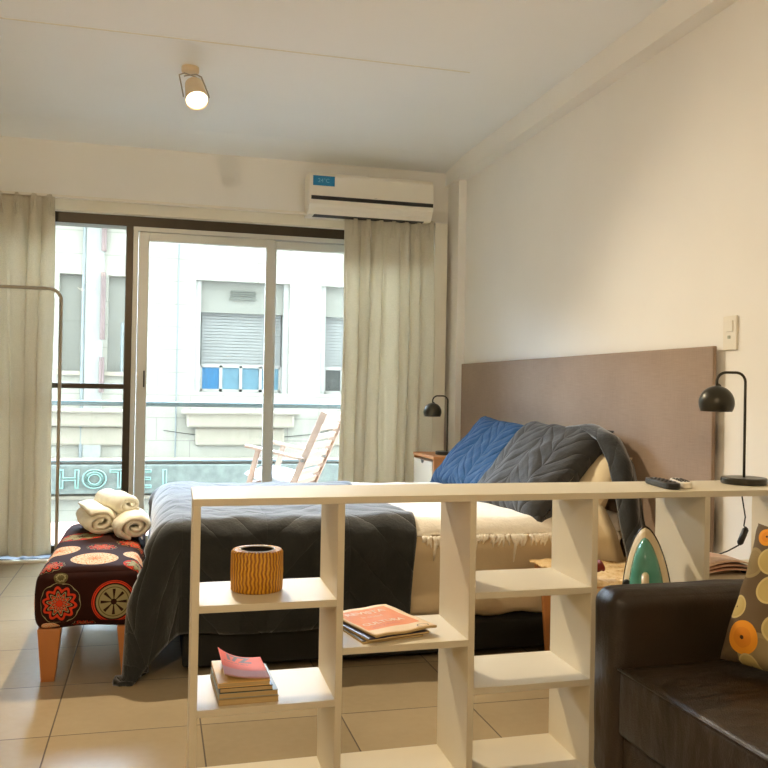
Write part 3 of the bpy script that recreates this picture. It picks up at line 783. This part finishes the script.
def curved_text(name, s, size, mat, parent, cx, cy, fn, x0, w, y0, d, bold=.0, sy=1.0):
    o = text(name, s, size, mat, parent, Matrix.Identity(4), depth=0, bold=bold)
    me = o.data
    bm = bmesh.new(); bm.from_mesh(me); bmesh.ops.triangulate(bm, faces=bm.faces[:]); bmesh.ops.subdivide_edges(bm, edges=bm.edges[:], cuts=2, use_grid_fill=False)
    for vv in bm.verts:
        X, Y = vv.co.x + cx, vv.co.y * sy + cy
        p = fn(min(max((X - x0) / w, 0), 1), min(max((Y - y0) / d, 0), 1)); vv.co = Vector((p.x, p.y, p.z + .0007))
    bm.to_mesh(me); bm.free(); return o
curved_text('cover_title', 'I7Z', .05, m_ink, cv, -.004, .052, curl_fn, -.062, .126, -.088, .176, bold=.0024, sy=1.25)
curved_text('cover_line', 'el ano del libro', .012, m_ink, cv, -.015, .016, curl_fn, -.062, .126, -.088, .176)

# newspapers / magazines
def mag(label, x, y, z, w, d, rz, mat, thick=.006, wav=.003, seed=0):
    t = thing('magazine', label, 'magazine', (x, y, z), rz, 'magazines on the middle shelf')
    def f(u, v):
        return Vector((-w / 2 + w * u, -d / 2 + d * v, thick + wav * noise.noise(Vector((u * 3 + seed, v * 3, seed))) + wav * .6 * u))
    b = B(); grid(b, f, 20, 24, lambda u, v: (u, v)); c_ = obj('cover', b, mat, t, smooth=True, solid=.0008)
    b = B(); grid(b, lambda u, v: f(u, v) - Vector((0, 0, .001)), 12, 14)
    obj('pages', b, m_paper, t, smooth=True, solid=max(thick - .0016, .001)); return t, c_, f
zz = .4013
mag('dark glossy magazine at the bottom of the pile on the middle shelf', .592, 2.330, zz, .178, .235, .20, simple('dark_glossy_cover', (44, 36, 36), .3), .006, .001, 1)
mag('dark magazine between the orange magazine and the bottom one', .600, 2.326, zz + .0072, .185, .238, .26, simple('navy_cover', (40, 38, 54), .3), .006, .001, 2)
t, cv2, fm = mag('orange and cream magazine on top of the pile on the middle shelf', .615, 2.345, zz + .0148, .192, .262, .30, m_news, .007, .0045, 3)
m_cream_ink = simple('cream_ink', (240, 214, 176), .6); m_red_ink = simple('red_ink', (196, 84, 44), .6)
def mt(s, size, mat, cx, cy, bold=0): curved_text('cover_text', s, size, mat, cv2, cx, cy, fm, -.1, .2, -.134, .268, bold)
mt('CULTURA', .030, m_cream_ink, -.012, -.030, .0006); mt('arte y diseno', .017, m_red_ink, -.02, -.058); mt('REVISTA', .036, m_cream_ink, -.01, .075, .0006); mt('la ciudad', .02, m_cream_ink, -.01, .035)
b = B(); lathe(b, [(.010, 0), (.012, .0002), (.012, .0004), (.010, .0004), (.010, 0)], (.062, -.113, .0105), 24, sx=1.5, sy=1); obj('round_stamp', b, m_grey, cv2)

# remotes and box on top of the shelving
def remote(label, x, y, z, L, W, rz, mat, tip=.0):
    t = thing('remote_control', label, 'remote control', (x, y, z), rz)
    b = B(); n = 24; out = []
    for k in range(n):
        a = 2 * PI * k / n; cx = math.copysign(abs(math.cos(a)) ** .55, math.cos(a)); cy = math.copysign(abs(math.sin(a)) ** .55, math.sin(a))
        out.append((L / 2 * cx, W / 2 * cy))
    extr(b, out, 0, .018); obj('body', b, mat, t, bevel=.004, bseg=3)
    for i in range(5):
        for j in range(3):
            obj('button', lathe(B(), [(.0042, .0175), (.0042, .0195), (.003, .0202), (0, .0202)], (-L * .3 + i * L * .14, (j - 1) * W * .26, 0), 12), m_grey if mat is not m_plastic else m_blackpl, t)
    return t
remote('dark grey remote control lying on the white shelving before the headboard', 1.474, 2.322, TZ + .001, .195, .052, 1.39, m_blackpl)
remote('white remote control lying beside the dark one on the shelving', 1.532, 2.315, TZ + .001, .15, .040, 1.25, m_plastic)

# ---------------------------------------------------------------- iron in the fourth bay
t = thing('steam_iron', 'teal and cream steam iron standing on its heel in the shelving', 'iron', (1.405, 2.325, .4015))
def iron_outline(L, W, n=40):
    pts = []
    for k in range(n + 1):
        f = k / n; pts.append((W / 2 * (1 - f ** 1.9) ** .62 * (0.86 + .14 * min(1, f * 4)), f * L))
    return pts + [(-x, y) for x, y in reversed(pts[:-1])]
def loft(b, layers, M):
    rings = []
    for (L, W, z, oy) in layers:
        rings.append([b.verts.new(M @ Vector((x, y + oy, z))) for x, y in iron_outline(L, W)])
    for r0, r1 in zip(rings, rings[1:]):
        n = len(r0)
        for i in range(n):
            j = (i + 1) % n; b.faces.new((r0[i], r0[j], r1[j], r1[i]))
    b.faces.new(rings[0][::-1]); b.faces.new(rings[-1]); return b
top_n = Vector((-.55, -.83, .10)).normalized(); long_ = Vector((.02, .10, 1)).normalized(); long_ = (long_ - top_n * long_.dot(top_n)).normalized(); wid = long_.cross(top_n)
MI = basis((.048, .035, .002), wid, long_ * .97, top_n)
m_iron = simple('cream_iron_shell', (226, 206, 166), .35); m_teal = NT('teal_clear_tank'); tp = m_teal.p
tp.inputs['Base Color'].default_value = lin((62, 176, 148)); tp.inputs['Roughness'].default_value = .15; tp.inputs['Transmission Weight'].default_value = .35
m_teal.l(m_teal.mix(m_teal.noise(m_teal.coord(), 12, 2), lin((56, 160, 136)), lin((150, 216, 196))), tp.inputs['Base Color'])
obj('soleplate', loft(B(), [(.262, .150, 0, 0), (.265, .153, .003, 0), (.263, .151, .006, 0)], MI), simple('dark_steel', (60, 50, 42), .25, .8), t, smooth=False)
obj('shell', loft(B(), [(.259, .147, .006, 0), (.257, .145, .016, 0), (.245, .132, .034, .004), (.225, .112, .046, .006)], MI), m_iron, t, smooth=False, bevel=.002)
obj('water_tank', loft(B(), [(.222, .110, .046, .008), (.212, .100, .058, .010), (.19, .08, .070, .015), (.15, .05, .078, .025)], MI), m_teal.m, t, smooth=True)['label'] = 'translucent teal water tank'
b = B(); tube(b, [MI @ Vector(p) for p in ((0, .012, .05), (0, .010, .080), (0, .02, .102), (0, .05, .112), (0, .085, .106), (0, .11, .09), (0, .12, .07))], [.014, .012, .011, .0105, .0105, .011, .010], seg=14)
obj('handle', b, m_iron, t, smooth=True)
b = B(); lathe(b, [(0, 0), (.014, 0), (.014, .014), (.01, .018), (0, .018)], (0, 0, 0), 20, MI @ Matrix.Translation((-.055, .085, .03))); obj('dial', b, m_blackpl, t, smooth=False)
b = B(); tube(b, [MI @ Vector((0, .0, .07)), MI @ Vector((-.01, -.0, .09)), Vector((-.055, -.05, .02)), Vector((-.03, -.065, .004)), Vector((.03, -.055, .004))], .0035, seg=8); obj('cord', b, m_blackpl, t, smooth=True)

# stuff in the fifth bay: folded magazine and flat black case, lamp cord with switch
t = thing('magazine', 'pink and cream folded magazine in the shelving bay below the lamp', 'magazine', S(1.72, 2.30, .526), -.05)
m_pinkpg = NT('pink_glossy_pages'); m_pinkpg.l(m_pinkpg.ramp(m_pinkpg.noise(m_pinkpg.coord('Object', (1, 1, 6)), 9, 3), [(.35, lin((196, 140, 108))), (.6, lin((236, 206, 176)))]), m_pinkpg.p.inputs['Base Color'])
for k in range(3):
    b = B(); grid(b, lambda u, v: Vector((-.10 + .21 * u, -.09 + .19 * v, .006 + .008 * k + (.014 + .004 * k) * math.sin(u * PI) * (1 - .3 * v))), 24, 8)
    obj('leaf', b, m_pinkpg.m, t, smooth=True, solid=.003)
tc = thing('flat_case', 'flat black case under the pink magazine in the shelving', 'case', S(1.80, 2.28, .5255), 0)
tc.location = S(1.84, 2.225, .5255); obj('case_shell', bx(-.06, .05, -.03, .03, 0, .012), m_blackpl, tc, bevel=.003)
t = thing('lamp_cord', 'black lamp cord with inline switch dangling behind the shelving bay', 'cord', (1.86, 2.50, .58))
def sw(p): return Vector(p) - Vector((1.86, 2.50, .58))
cp = [(1.872, 2.447, .787), (1.884, 2.50, .74), (1.90, 2.50, .66), (1.895, 2.50, .63)]
a_, b_ = Vector((1.905, 2.50, .625)), Vector((1.878, 2.50, .568))
obj('cord', tube(B(), [sw(p) for p in cp] + [sw(a_)], .0025, seg=8), m_blackpl, t, smooth=True)
obj('inline_switch', tube(B(), [sw(a_), sw(a_.lerp(b_, .12)), sw(a_.lerp(b_, .5)), sw(a_.lerp(b_, .88)), sw(b_)], [.005, .0105, .0105, .0105, .005], seg=12), m_blackpl, t, smooth=True)
obj('cord', tube(B(), [sw(b_), sw((1.85, 2.52, .545)), sw((1.82, 2.56, .52)), sw((1.80, 2.60, .49)), sw((1.79, 2.62, .40))], .0025, seg=8), m_blackpl, t, smooth=True)

# ---------------------------------------------------------------- sofa
t = thing('sofa', 'dark brown leather sofa with thick arm in the right foreground', 'sofa', (1.5, 1.2, 0))
def so(x0, x1, y0, y1, z0, z1): return bx(x0 - 1.5, x1 - 1.5, y0 - 1.2, y1 - 1.2, z0, z1)
def soft(x0, x1, y0, y1, z0, z1, r, puff=.01, seed=0, lump=.003): return rbox(x0 - 1.5, x1 - 1.5, y0 - 1.2, y1 - 1.2, z0, z1, r, (16, 16, 8), puff, seed, lump)
obj('arm', soft(1.140, 1.955, 1.998, 2.130, .05, .549, .040, .006), m_leather, t, smooth=True)
obj('arm', soft(1.152, 1.955, .17, .302, .05, .558, .040, .006), m_leather, t, smooth=True)
obj('seat_cushion', soft(1.146, 1.78, 1.152, 1.996, .195, .366, .018, .016, 1, .005), m_leather, t, smooth=True)
obj('seat_cushion', soft(1.146, 1.78, .304, 1.148, .195, .366, .018, .016, 4, .005), m_leather, t, smooth=True)
obj('base', so(1.165, 1.955, .30, 2.0, .05, .192), m_leather, t, bevel=.012, bseg=3)
obj('back', soft(1.80, 1.955, .30, 2.0, .19, .74, .04, .01), m_leather, t, smooth=True)
for y0_ in (1.998, 1.15): obj('piping', tube(B(), [(1.147 - 1.5, y0_ - .006 - 1.2 - k * .0838, .3625 + .003 * noise.noise(Vector((k, y0_, 0)))) for k in range(11)], .0035, seg=8), m_leather, t, smooth=True)
for sx in (1.20, 1.91):
    for sy in (.22, 2.07): obj('leg', cyl(B(), (sx - 1.5, sy - 1.2, 0), (sx - 1.5, sy - 1.2, .055), .022), m_blackpl, t)
cu = obj('cushion', pillow_bm(.42, .355, .12, seed=22, pinch=.075), m_cushion, smooth=True)
BL = Vector((1.378, 1.895, .400)); TL = Vector((1.490, 1.912, .71)); up_ = (TL - BL).normalized(); wv = Vector((.30, -.95, 0)); wv = (wv - up_ * wv.dot(up_)).normalized()
nrm = wv.cross(up_)
ctr = BL + wv * .205 + up_ * .180
cu.matrix_world = basis(ctr, wv, up_, nrm); tag(cu, 'brown throw cushion printed with orange and cream flowers on the sofa', 'cushion')

# ---------------------------------------------------------------- bench with towels
BNX0, BNX1, BNY0, BNY1 = -.398, -.04, 3.285, 4.38
t = thing('bench', 'upholstered bench with colourful medallion fabric at the foot of the bed', 'bench', (BNX0, BNY0, 0))
def bench_bm():
    w, d = BNX1 - BNX0, BNY1 - BNY0; z0, z1 = .176, .398
    def uv(dd, side, c):
        if dd == 1: return (c.x, c.z)
        if dd == 2: return (c.x, z1 + c.y)
        return (c.z - z1 if side == 0 else w + z1 - c.z, z1 + c.y)
    def post(v, c):
        h = (c.z - z0) / (z1 - z0); bulge = .012 * math.sin(min(max(h, 0), 1) * PI)
        if c.y < 1e-5: v.co.y -= bulge
        if c.x < 1e-5: v.co.x -= bulge
        if c.z < z0 + .03: v.co.z += .014 * max(0, math.sin(c.x / w * PI))
    return rbox(0, w, 0, d, z0, z1, .042, (10, 24, 6), .026, 0, .002, uv, post)
obj('upholstered_seat', bench_bm(), m_bench, t, smooth=True)
for sx, dx in ((.0, 1), (BNX1 - BNX0, -1)):
    for sy, dy in ((.0, 1), (BNY1 - BNY0, -1)):
        b = B(); a = [(sx + dx * .004, sy + dy * .004), (sx + dx * .084, sy + dy * .004), (sx + dx * .084, sy + dy * .07), (sx + dx * .004, sy + dy * .07)]
        c_ = [(sx + dx * .018, sy + dy * .012), (sx + dx * .064, sy + dy * .012), (sx + dx * .064, sy + dy * .052), (sx + dx * .018, sy + dy * .052)]
        lo = [b.verts.new((x, y, 0)) for x, y in c_]; hi = [b.verts.new((x, y, .19)) for x, y in a]
        b.faces.new(lo); b.faces.new(hi)
        for i in range(4): b.faces.new((lo[i], lo[(i + 1) % 4], hi[(i + 1) % 4], hi[i]))
        bmesh.ops.recalc_face_normals(b, faces=b.faces[:]); obj('leg', b, m_wood, t, bevel=.003)

def towel(label, loc, rz, R, sx, sz, L, seed, turns=2.7):
    """one towel rolled up: a squashed spiral sheet with real thickness"""
    rnd = random.Random(seed); b = B(); N = 130; th = .023
    out = []
    for k in range(N + 1):
        f = k / N; a = f * turns * 2 * PI; r = .012 + (R - .012 - th / 2) * f
        r *= 1 + .05 * math.sin(a * 2.3 + seed)
        out.append(Vector((r * math.cos(a + seed) * sx, 0, r * math.sin(a + seed) * sz)))
    M = 18
    def side(k, off):
        p = out[k]; q = out[min(k + 1, N)] - out[max(k - 1, 0)]; q.normalize(); nrm_ = Vector((q.z, 0, -q.x)); return p + nrm_ * off
    rings = []
    for j in range(M + 1):
        v = j / M; y = (v - .5) * L
        ed = 1 - .16 * (abs(2 * v - 1) ** 6)
        ring = []
        for (k, off) in [(k, th / 2 * (1 if j not in (0, M) else .5)) for k in range(N + 1)] + [(k, -th / 2 * (1 if j not in (0, M) else .5)) for k in range(N, -1, -1)]:
            p = side(k, off) * ed; n3 = noise.noise(Vector((p.x * 22 + seed, y * 14, p.z * 22))) * .006
            ring.append(b.verts.new((p.x + n3, y + .010 * math.sin(k * .12 + seed) * abs(2 * v - 1) ** 4, p.z + n3)))
        rings.append(ring)
    n = len(rings[0])
    for j in range(M):
        for i in range(n):
            i2 = (i + 1) % n; b.faces.new((rings[j][i], rings[j][i2], rings[j + 1][i2], rings[j + 1][i]))
    for rr in (rings[0], rings[-1]):
        h = n // 2
        for k in range(h - 1):
            b.faces.new((rr[k], rr[k + 1], rr[n - 2 - k], rr[n - 1 - k]))
    bmesh.ops.recalc_face_normals(b, faces=b.faces[:])
    o = obj('rolled_towel', b, m_towel, smooth=True); o.location = loc; o.rotation_euler = (0, 0, rz)
    return tag(o, label, 'towel', 'rolled towels on the bench')
TT = .418
towel('left of the two lower rolled cream towels on the printed bench', (-.252, 4.02, TT + .058), .22, .088, 1.02, .74, .34, 1.0, 2.2)
towel('right of the two lower rolled cream towels, beside the quilt', (-.094, 3.93, TT + .052), .12, .088, 1.02, .68, .34, 3.2, 2.2)
towel('topmost rolled cream towel lying across the two lower ones', (-.160, 4.04, TT + .130), .40, .074, 1.06, .62, .30, 5.0, 2.1)

# ---------------------------------------------------------------- clothes rack
t = thing('clothes_rack', 'slim grey tube clothes rack standing before the left curtain', 'clothes rack', (-.9, 4.62, 0))
def rk(p): return Vector(p) - Vector((-.9, 4.62, 0))
xr, yr, zt = -.472, 4.62, 1.535
pts = [rk((xr, yr, .03)), rk((xr, yr, .8)), rk((xr, yr, zt - .06))] + [p for p in arc(rk((xr - .06, yr, zt - .06)), .06, 0, PI / 2, 10)] + [rk((-1.0, yr, zt))]
pts += [rk((-1.35, yr, zt))] + arc(rk((-1.41, yr, zt - .06)), .06, PI / 2, PI, 10) + [rk((-1.47, yr, .8)), rk((-1.47, yr, .03))]
obj('frame', tube(B(), pts, .0085, seg=14), m_rack, t, smooth=True)
for x in (xr, -1.47):
    obj('foot', tube(B(), [rk((x, yr - .2, .012)), rk((x, yr + .2, .012))], .011, seg=12), m_rack, t, smooth=True)
    obj('socket', cyl(B(), rk((x, yr, .012)), rk((x, yr, .05)), .013), m_rack, t)

# ---------------------------------------------------------------- second ceiling lamp added behind the camera for warm fill light (same fixture) 
S2 = Vector((0.1, 0.9, CEIL))
AX2 = Vector((0.0, 0.55, -0.83)).normalized()
sp2 = dup(bpy.data.objects['ceiling_spotlight'], (-1.0, -1.6, CEIL), PI + .6, 'added white fill spotlight, unseen behind the sofa end of the room')

# ---------------------------------------------------------------- balcony
struct('trim_8', bx(-3.2, 3.6, WY + .2, 7.45, -.16, -.055), m_terra)
rl = thing('balcony_railing', 'pale grey green metal balcony railing outside the window', 'railing', (0, 7.2, -.055))
def rr(x0, x1, y0, y1, z0, z1): return bx(x0, x1, y0 - 7.2, y1 - 7.2, z0 + .055, z1 + .055)
obj('top_rail', rr(-3.1, 3.5, 7.17, 7.23, .895, .935), m_rail, rl, bevel=.008)
obj('lower_rail', rr(-3.1, 3.5, 7.185, 7.215, .445, .468), m_rail, rl, bevel=.006)
for x in (-3.0, -1.28, 2.0, 3.4):
    obj('post', rr(x - .008, x + .008, 7.192, 7.208, -.055, .905), m_rail, rl)
# deck chair
fw_ = Vector((-.88, .475, 0)).normalized(); la = Vector((.475, .88, 0)).normalized(); upz = Vector((0, 0, 1))
C0 = Vector((.67, 6.4, 0))
t = thing('deck_chair', 'pale wooden slatted deck chair on the balcony behind the window', 'chair', (C0.x, C0.y, -.055))
def L_(f, l, z): return fw_ * f + la * l + upz * (z + .055)
def bar(p, q, w, h, upv=upz):
    p, q = Vector(p), Vector(q); d = (q - p).normalized(); s = d.cross(upv).normalized(); u2 = s.cross(d)
    b = B(); box(b, -w / 2, w / 2, 0, (q - p).length, -h / 2, h / 2, basis(p, s, d, u2)); return b
for l in (0.0, .52):
    obj('back_rail', bar(L_(-.30, l, .30), L_(-.56, l, .895), .022, .05, fw_), m_deck, t, bevel=.004)
    obj('arm_rest', bar(L_(.04, l, .635), L_(-.42, l, .55), .06, .022), m_deck, t, bevel=.006)
    obj('front_leg', bar(L_(.12, l + .0, -.05), L_(-.06, l, .61), .022, .04, fw_), m_deck, t, bevel=.004)
    obj('rear_leg', bar(L_(-.10, l + (.03 if l == 0 else -.03), .35), L_(-.42, l + (.03 if l == 0 else -.03), -.05), .022, .04, fw_), m_deck, t, bevel=.004)
    obj('seat_rail', bar(L_(.06, l + (.025 if l == 0 else -.025), .33), L_(-.36, l + (.025 if l == 0 else -.025), .30), .022, .045), m_deck, t, bevel=.004)
    obj('hinge_bolt', cyl(B(), L_(-.405, l - .03, .545), L_(-.405, l + .03, .545), .014), m_vent, t)
for k in range(8):
    f = .12 + .8 * k / 7; c0 = L_(-.30, 0, .30).lerp(L_(-.56, 0, .895), f)
    obj('back_slat', bar(c0 + la * .01, c0 + la * .51, .012, .045 if k < 7 else .075, (fw_ * -.4 + upz * .9)), m_deck, t, bevel=.003)
for k in range(7):
    c0 = L_(.04 - .058 * k, 0, .352 - .004 * k); obj('seat_slat', bar(c0 + la * .01, c0 + la * .51, .045, .012), m_deck, t, bevel=.003)
cs = obj('seat_pad', pillow_bm(.42, .40, .09, 30, 30, seed=3), simple('blue_white_print', (196, 206, 214), .9, var=.45, nscale=16), smooth=True)
place(cs, C0 + L_(-.13, .26, .405) - Vector((0, 0, .055)), la, (.1, 0, 1)); tag(cs, 'blue and white patterned seat pad on the balcony deck chair', 'cushion')

# ---------------------------------------------------------------- building across the street
FY = 13.0
fb = thing('building', 'cream stone building across the street seen through the window', 'building', (0, FY, -6))
def fx(x0, x1, y0, y1, z0, z1): return bx(x0, x1, y0, y1, z0 + 6, z1 + 6)
# facade wall with window openings cut out by building it in pieces
b = B()
def fw(x0, x1, z0, z1, y0=0, y1=.4): box(b, x0, x1, y0, y1, z0 + 6, z1 + 6)
ops = [(-1.36, -1.04, 1.25, 2.62), (-.70, -.26, 1.25, 2.62), (.52, 1.90, .98, 2.62), (2.38, 3.7, .98, 2.62), (-4.6, -3.2, .98, 2.62), (5.0, 6.4, .98, 2.62)]
xs = sorted(set([-14.0, 14.0] + [o[0] for o in ops] + [o[1] for o in ops]))
for x0, x1 in zip(xs, xs[1:]):
    op = [o for o in ops if o[0] <= x0 and o[1] >= x1]
    if op: fw(x0, x1, -6, op[0][2]); fw(x0, x1, op[0][3], 3.6)
    else: fw(x0, x1, -6, 3.6)
obj('wall', b, m_facade, fb)
obj('roof_cornice', fx(-14, 14, -.35, .4, 3.6, 3.9), m_moulding, fb, bevel=.03)  # unseen roofline set low to let sky light into the room
for o in ops[:2]:
    obj('recess_panel', fx(o[0], o[1], .10, .14, o[2], o[3]), m_recess, fb)
    obj('recess_ledge', fx(o[0] - .04, o[1] + .04, -.05, .12, o[2] - .06, o[2]), m_moulding, fb)
for o in ops[2:]:
    cx0, cx1 = o[0], o[1]
    wn = obj('window', fx(cx0, cx1, .30, .34, o[2], o[3]), m_recess, fb)
    x0, x1 = cx0 + .10, cx1 - .10
    obj('shutter_box', fx(cx0, cx1, .12, .30, 2.16, 2.62), m_recess, fb)
    bb = B()
    for k in range(17):
        z = 1.38 + k * .046; box(bb, x0, x1, .20, .225, z + 6 + .003, z + 6 + .043)
    obj('roller_shutter', bb, m_shutter, fb)
    pw = (x1 - x0) / 4; bb = B()
    for k in range(5): box(bb, x0 - .022 + k * pw, x0 + .022 + k * pw, .19, .25, 6.99, 7.38)
    box(bb, x0, x1, .19, .25, 6.98, 7.03); box(bb, x0, x1, .19, .25, 7.35, 7.40)
    obj('window_frame', bb, m_offwhite, wn)
    cols = [m_bluepane, m_tealpane, m_tealpane, m_tealpane] if cx0 < 2 else [m_darkpane, m_tealpane, m_darkpane, m_tealpane]
    for k in range(4): obj('pane', fx(x0 + k * pw + .02, x0 + (k + 1) * pw - .02, .215, .225, 1.03, 1.35), cols[k], wn)
    obj('side_panel', fx(cx0, cx0 + .08, .05, .30, .98, 2.62), m_offwhite, fb); obj('side_panel', fx(cx1 - .08, cx1, .05, .30, .98, 2.62), m_offwhite, fb)
bb = B()
for k in range(4): box(bb, 1.03, 1.40, .09, .125, 8.385 + k * .032, 8.385 + k * .032 + .018)
box(bb, 1.01, 1.42, .085, .10, 8.36, 8.38); obj('vent', bb, m_vent, fb)
for (x0, x1, zz0, zz1, d) in ((-1.6, -.32, .47, .70, .16), (.42, 1.98, .47, .70, .16), (2.4, 4.2, .47, .70, .16), (.34, 2.06, .66, .72, .22), (-1.66, -.24, .66, .72, .22), (.55, 1.85, .20, .47, .07), (-1.5, -.4, .20, .47, .07), (2.5, 4, .2, .47, .07)):
    obj('sill_moulding', fx(x0, x1, -d, .0, zz0, zz1), m_moulding, fb, bevel=.03)
obj('string_course', fx(-14, 14, -.10, 0, -.04, .03), m_moulding, fb, bevel=.02)
obj('string_course', fx(-14, 14, -.12, 0, -.56, -.50), m_moulding, fb, bevel=.02)
obj('pilaster', fx(-1.0, -.76, -.06, 0, -.04, 3.6), simple('white_pilaster', (135, 134, 127), .85), fb)
obj('downpipe', cyl(B(), (-1.03, -.05, 6 - .05), (-1.03, -.05, 9.6), .022, seg=10), m_pipe, fb)
for (z0, z1) in ((1.7, 2.65), (2.95, 3.55), (.95, 1.45)): obj('rust_stained_pipe', cyl(B(), (-.765, -.09, 6 + z0), (-.765, -.09, 6 + z1), .035, seg=10), m_rust, fb)
obj('downpipe', cyl(B(), (.27, -.02, 5.3), (.27, -.02, 9.6), .01, seg=8), m_pipe, fb)
obj('downpipe', cyl(B(), (-.50, -.03, 7.2), (-.50, -.03, 7.95), .02, seg=8), m_pipe, fb)
sg = thing('hotel_sign', 'long weathered sign board with green HOTEL lettering on the building opposite', 'sign', (0, FY - .14, -.27))
obj('board', bx(-2.4, 5.0, -.03, .10, -.20, .205), m_sign, sg, bevel=.01)
for k, ch in enumerate('HOTEL'):
    for sc in (1.0, .72):
        if sc < 1 and ch != 'O': continue
        text('letter', ch, .37 * sc, m_letter, sg, basis((-1.16 + k * .335, -.05, -.005), (1.15, 0, 0), (0, 0, 1), (0, -1, 0)), outline=.009)
    if ch == '#': text('letter_fill', ch, .37, m_letter, sg, basis((-1.16 + k * .335, -.034, -.005), (1.15, 0, 0), (0, 0, 1), (0, -1, 0)), depth=.002, bold=-.006)
struct('trim_9', bx(-14, 14, WY + .2, FY + .4, -6.1, -6.0), simple('street_asphalt', (120, 118, 112), .9))
b = B(); box(b, -40, LX - .2, WY, WY + .2, -6, 30); box(b, RX + .2, 40, WY, WY + .2, -6, 30); box(b, LX - .2, RX + .2, WY, WY + .2, CEIL + .12, 30); box(b, LX - .2, RX + .2, WY, WY + .2, -6, -.16)
struct('wall_outer', b, m_facade)                                         # outside of our own building, oversized to keep sky light off the facade
obj('wall_cable', tube(B(), [(.1 + .3 * k, -.03, 6 + .42 - .05 * k + .006 * k * k) for k in range(14)], .006, seg=6), m_grey, fb, smooth=True)

# ---------------------------------------------------------------- lights
def light(name, typ, loc, energy, color, target=None, **kw):
    ld = bpy.data.lights.new(name, typ); ld.energy = energy; ld.color = color
    for k, v in kw.items(): setattr(ld, k, v)
    o = bpy.data.objects.new(name, ld); COL.objects.link(o); o.location = loc
    if target is not None: o.rotation_euler = (Vector(target) - Vector(loc)).to_track_quat('-Z', 'Y').to_euler()
    return o
light('sun', 'SUN', (0, -5, 12), .5, (1, .96, .88), target=(1.5, 0, 4.5), angle=math.radians(1.5))
lp = LH + AX * .012
light('spotlight_beam', 'SPOT', lp, 112, (1, .86, .64), target=lp + Vector((.10, -.62, -.76)), spot_size=math.radians(132), spot_blend=1.0, shadow_soft_size=.022)
light('added_rear_fill', 'SPOT', Vector((-.94, -1.5, 2.46)), 82, (1, .78, .52), target=(.5, 3.0, 1.2), spot_size=math.radians(150), spot_blend=.6, shadow_soft_size=.05)  # warm fill beam of the added rear fixture
pt = bpy.data.lights.new('window_portal', 'AREA'); pt.shape = 'RECTANGLE'; pt.size = 2.8; pt.size_y = 2.1; pt.cycles.is_portal = True
po = bpy.data.objects.new('window_portal', pt); COL.objects.link(po); po.location = (.4, WY + .25, 1.07); po.rotation_euler = (-PI / 2, 0, 0)
po.rotation_euler = Vector((0, -1, 0)).to_track_quat('-Z', 'Y').to_euler()

w = bpy.data.worlds.new('World'); bpy.context.scene.world = w; w.use_nodes = True
nt = w.node_tree; bg = nt.nodes['Background']
bg.inputs[0].default_value = (0.70, 0.87, 1.10, 1); bg.inputs[1].default_value = 20.0      # bright hazy sky

# ---------------------------------------------------------------- camera
f_, yaw, pitch, roll = 870.97, 0.254665, 0.0068942, 0.018427
cy_, sy_ = math.cos(yaw), math.sin(yaw)
fwv = Vector((sy_ * math.cos(pitch), cy_ * math.cos(pitch), math.sin(pitch))); rt = Vector((cy_, -sy_, 0)); upv = rt.cross(fwv)
r2 = rt * math.cos(roll) + upv * math.sin(roll); u2 = upv * math.cos(roll) - rt * math.sin(roll)
cd = bpy.data.cameras.new('camera'); cam = bpy.data.objects.new('camera', cd); COL.objects.link(cam)
cam.matrix_world = basis((0, 0, 1.06), r2, u2, -fwv)
cd.sensor_width = 36; cd.lens = 36 * f_ / 768; cd.clip_start = .05; cd.clip_end = 200
sc = bpy.context.scene; sc.camera = cam
sc.view_settings.view_transform = 'Standard'; sc.view_settings.look = 'None'; sc.view_settings.exposure = 1.02; sc.view_settings.gamma = 1
sc.view_settings.use_curve_mapping = False
sc.cycles.max_bounces = 10; sc.cycles.diffuse_bounces = 6; sc.cycles.transparent_max_bounces = 12
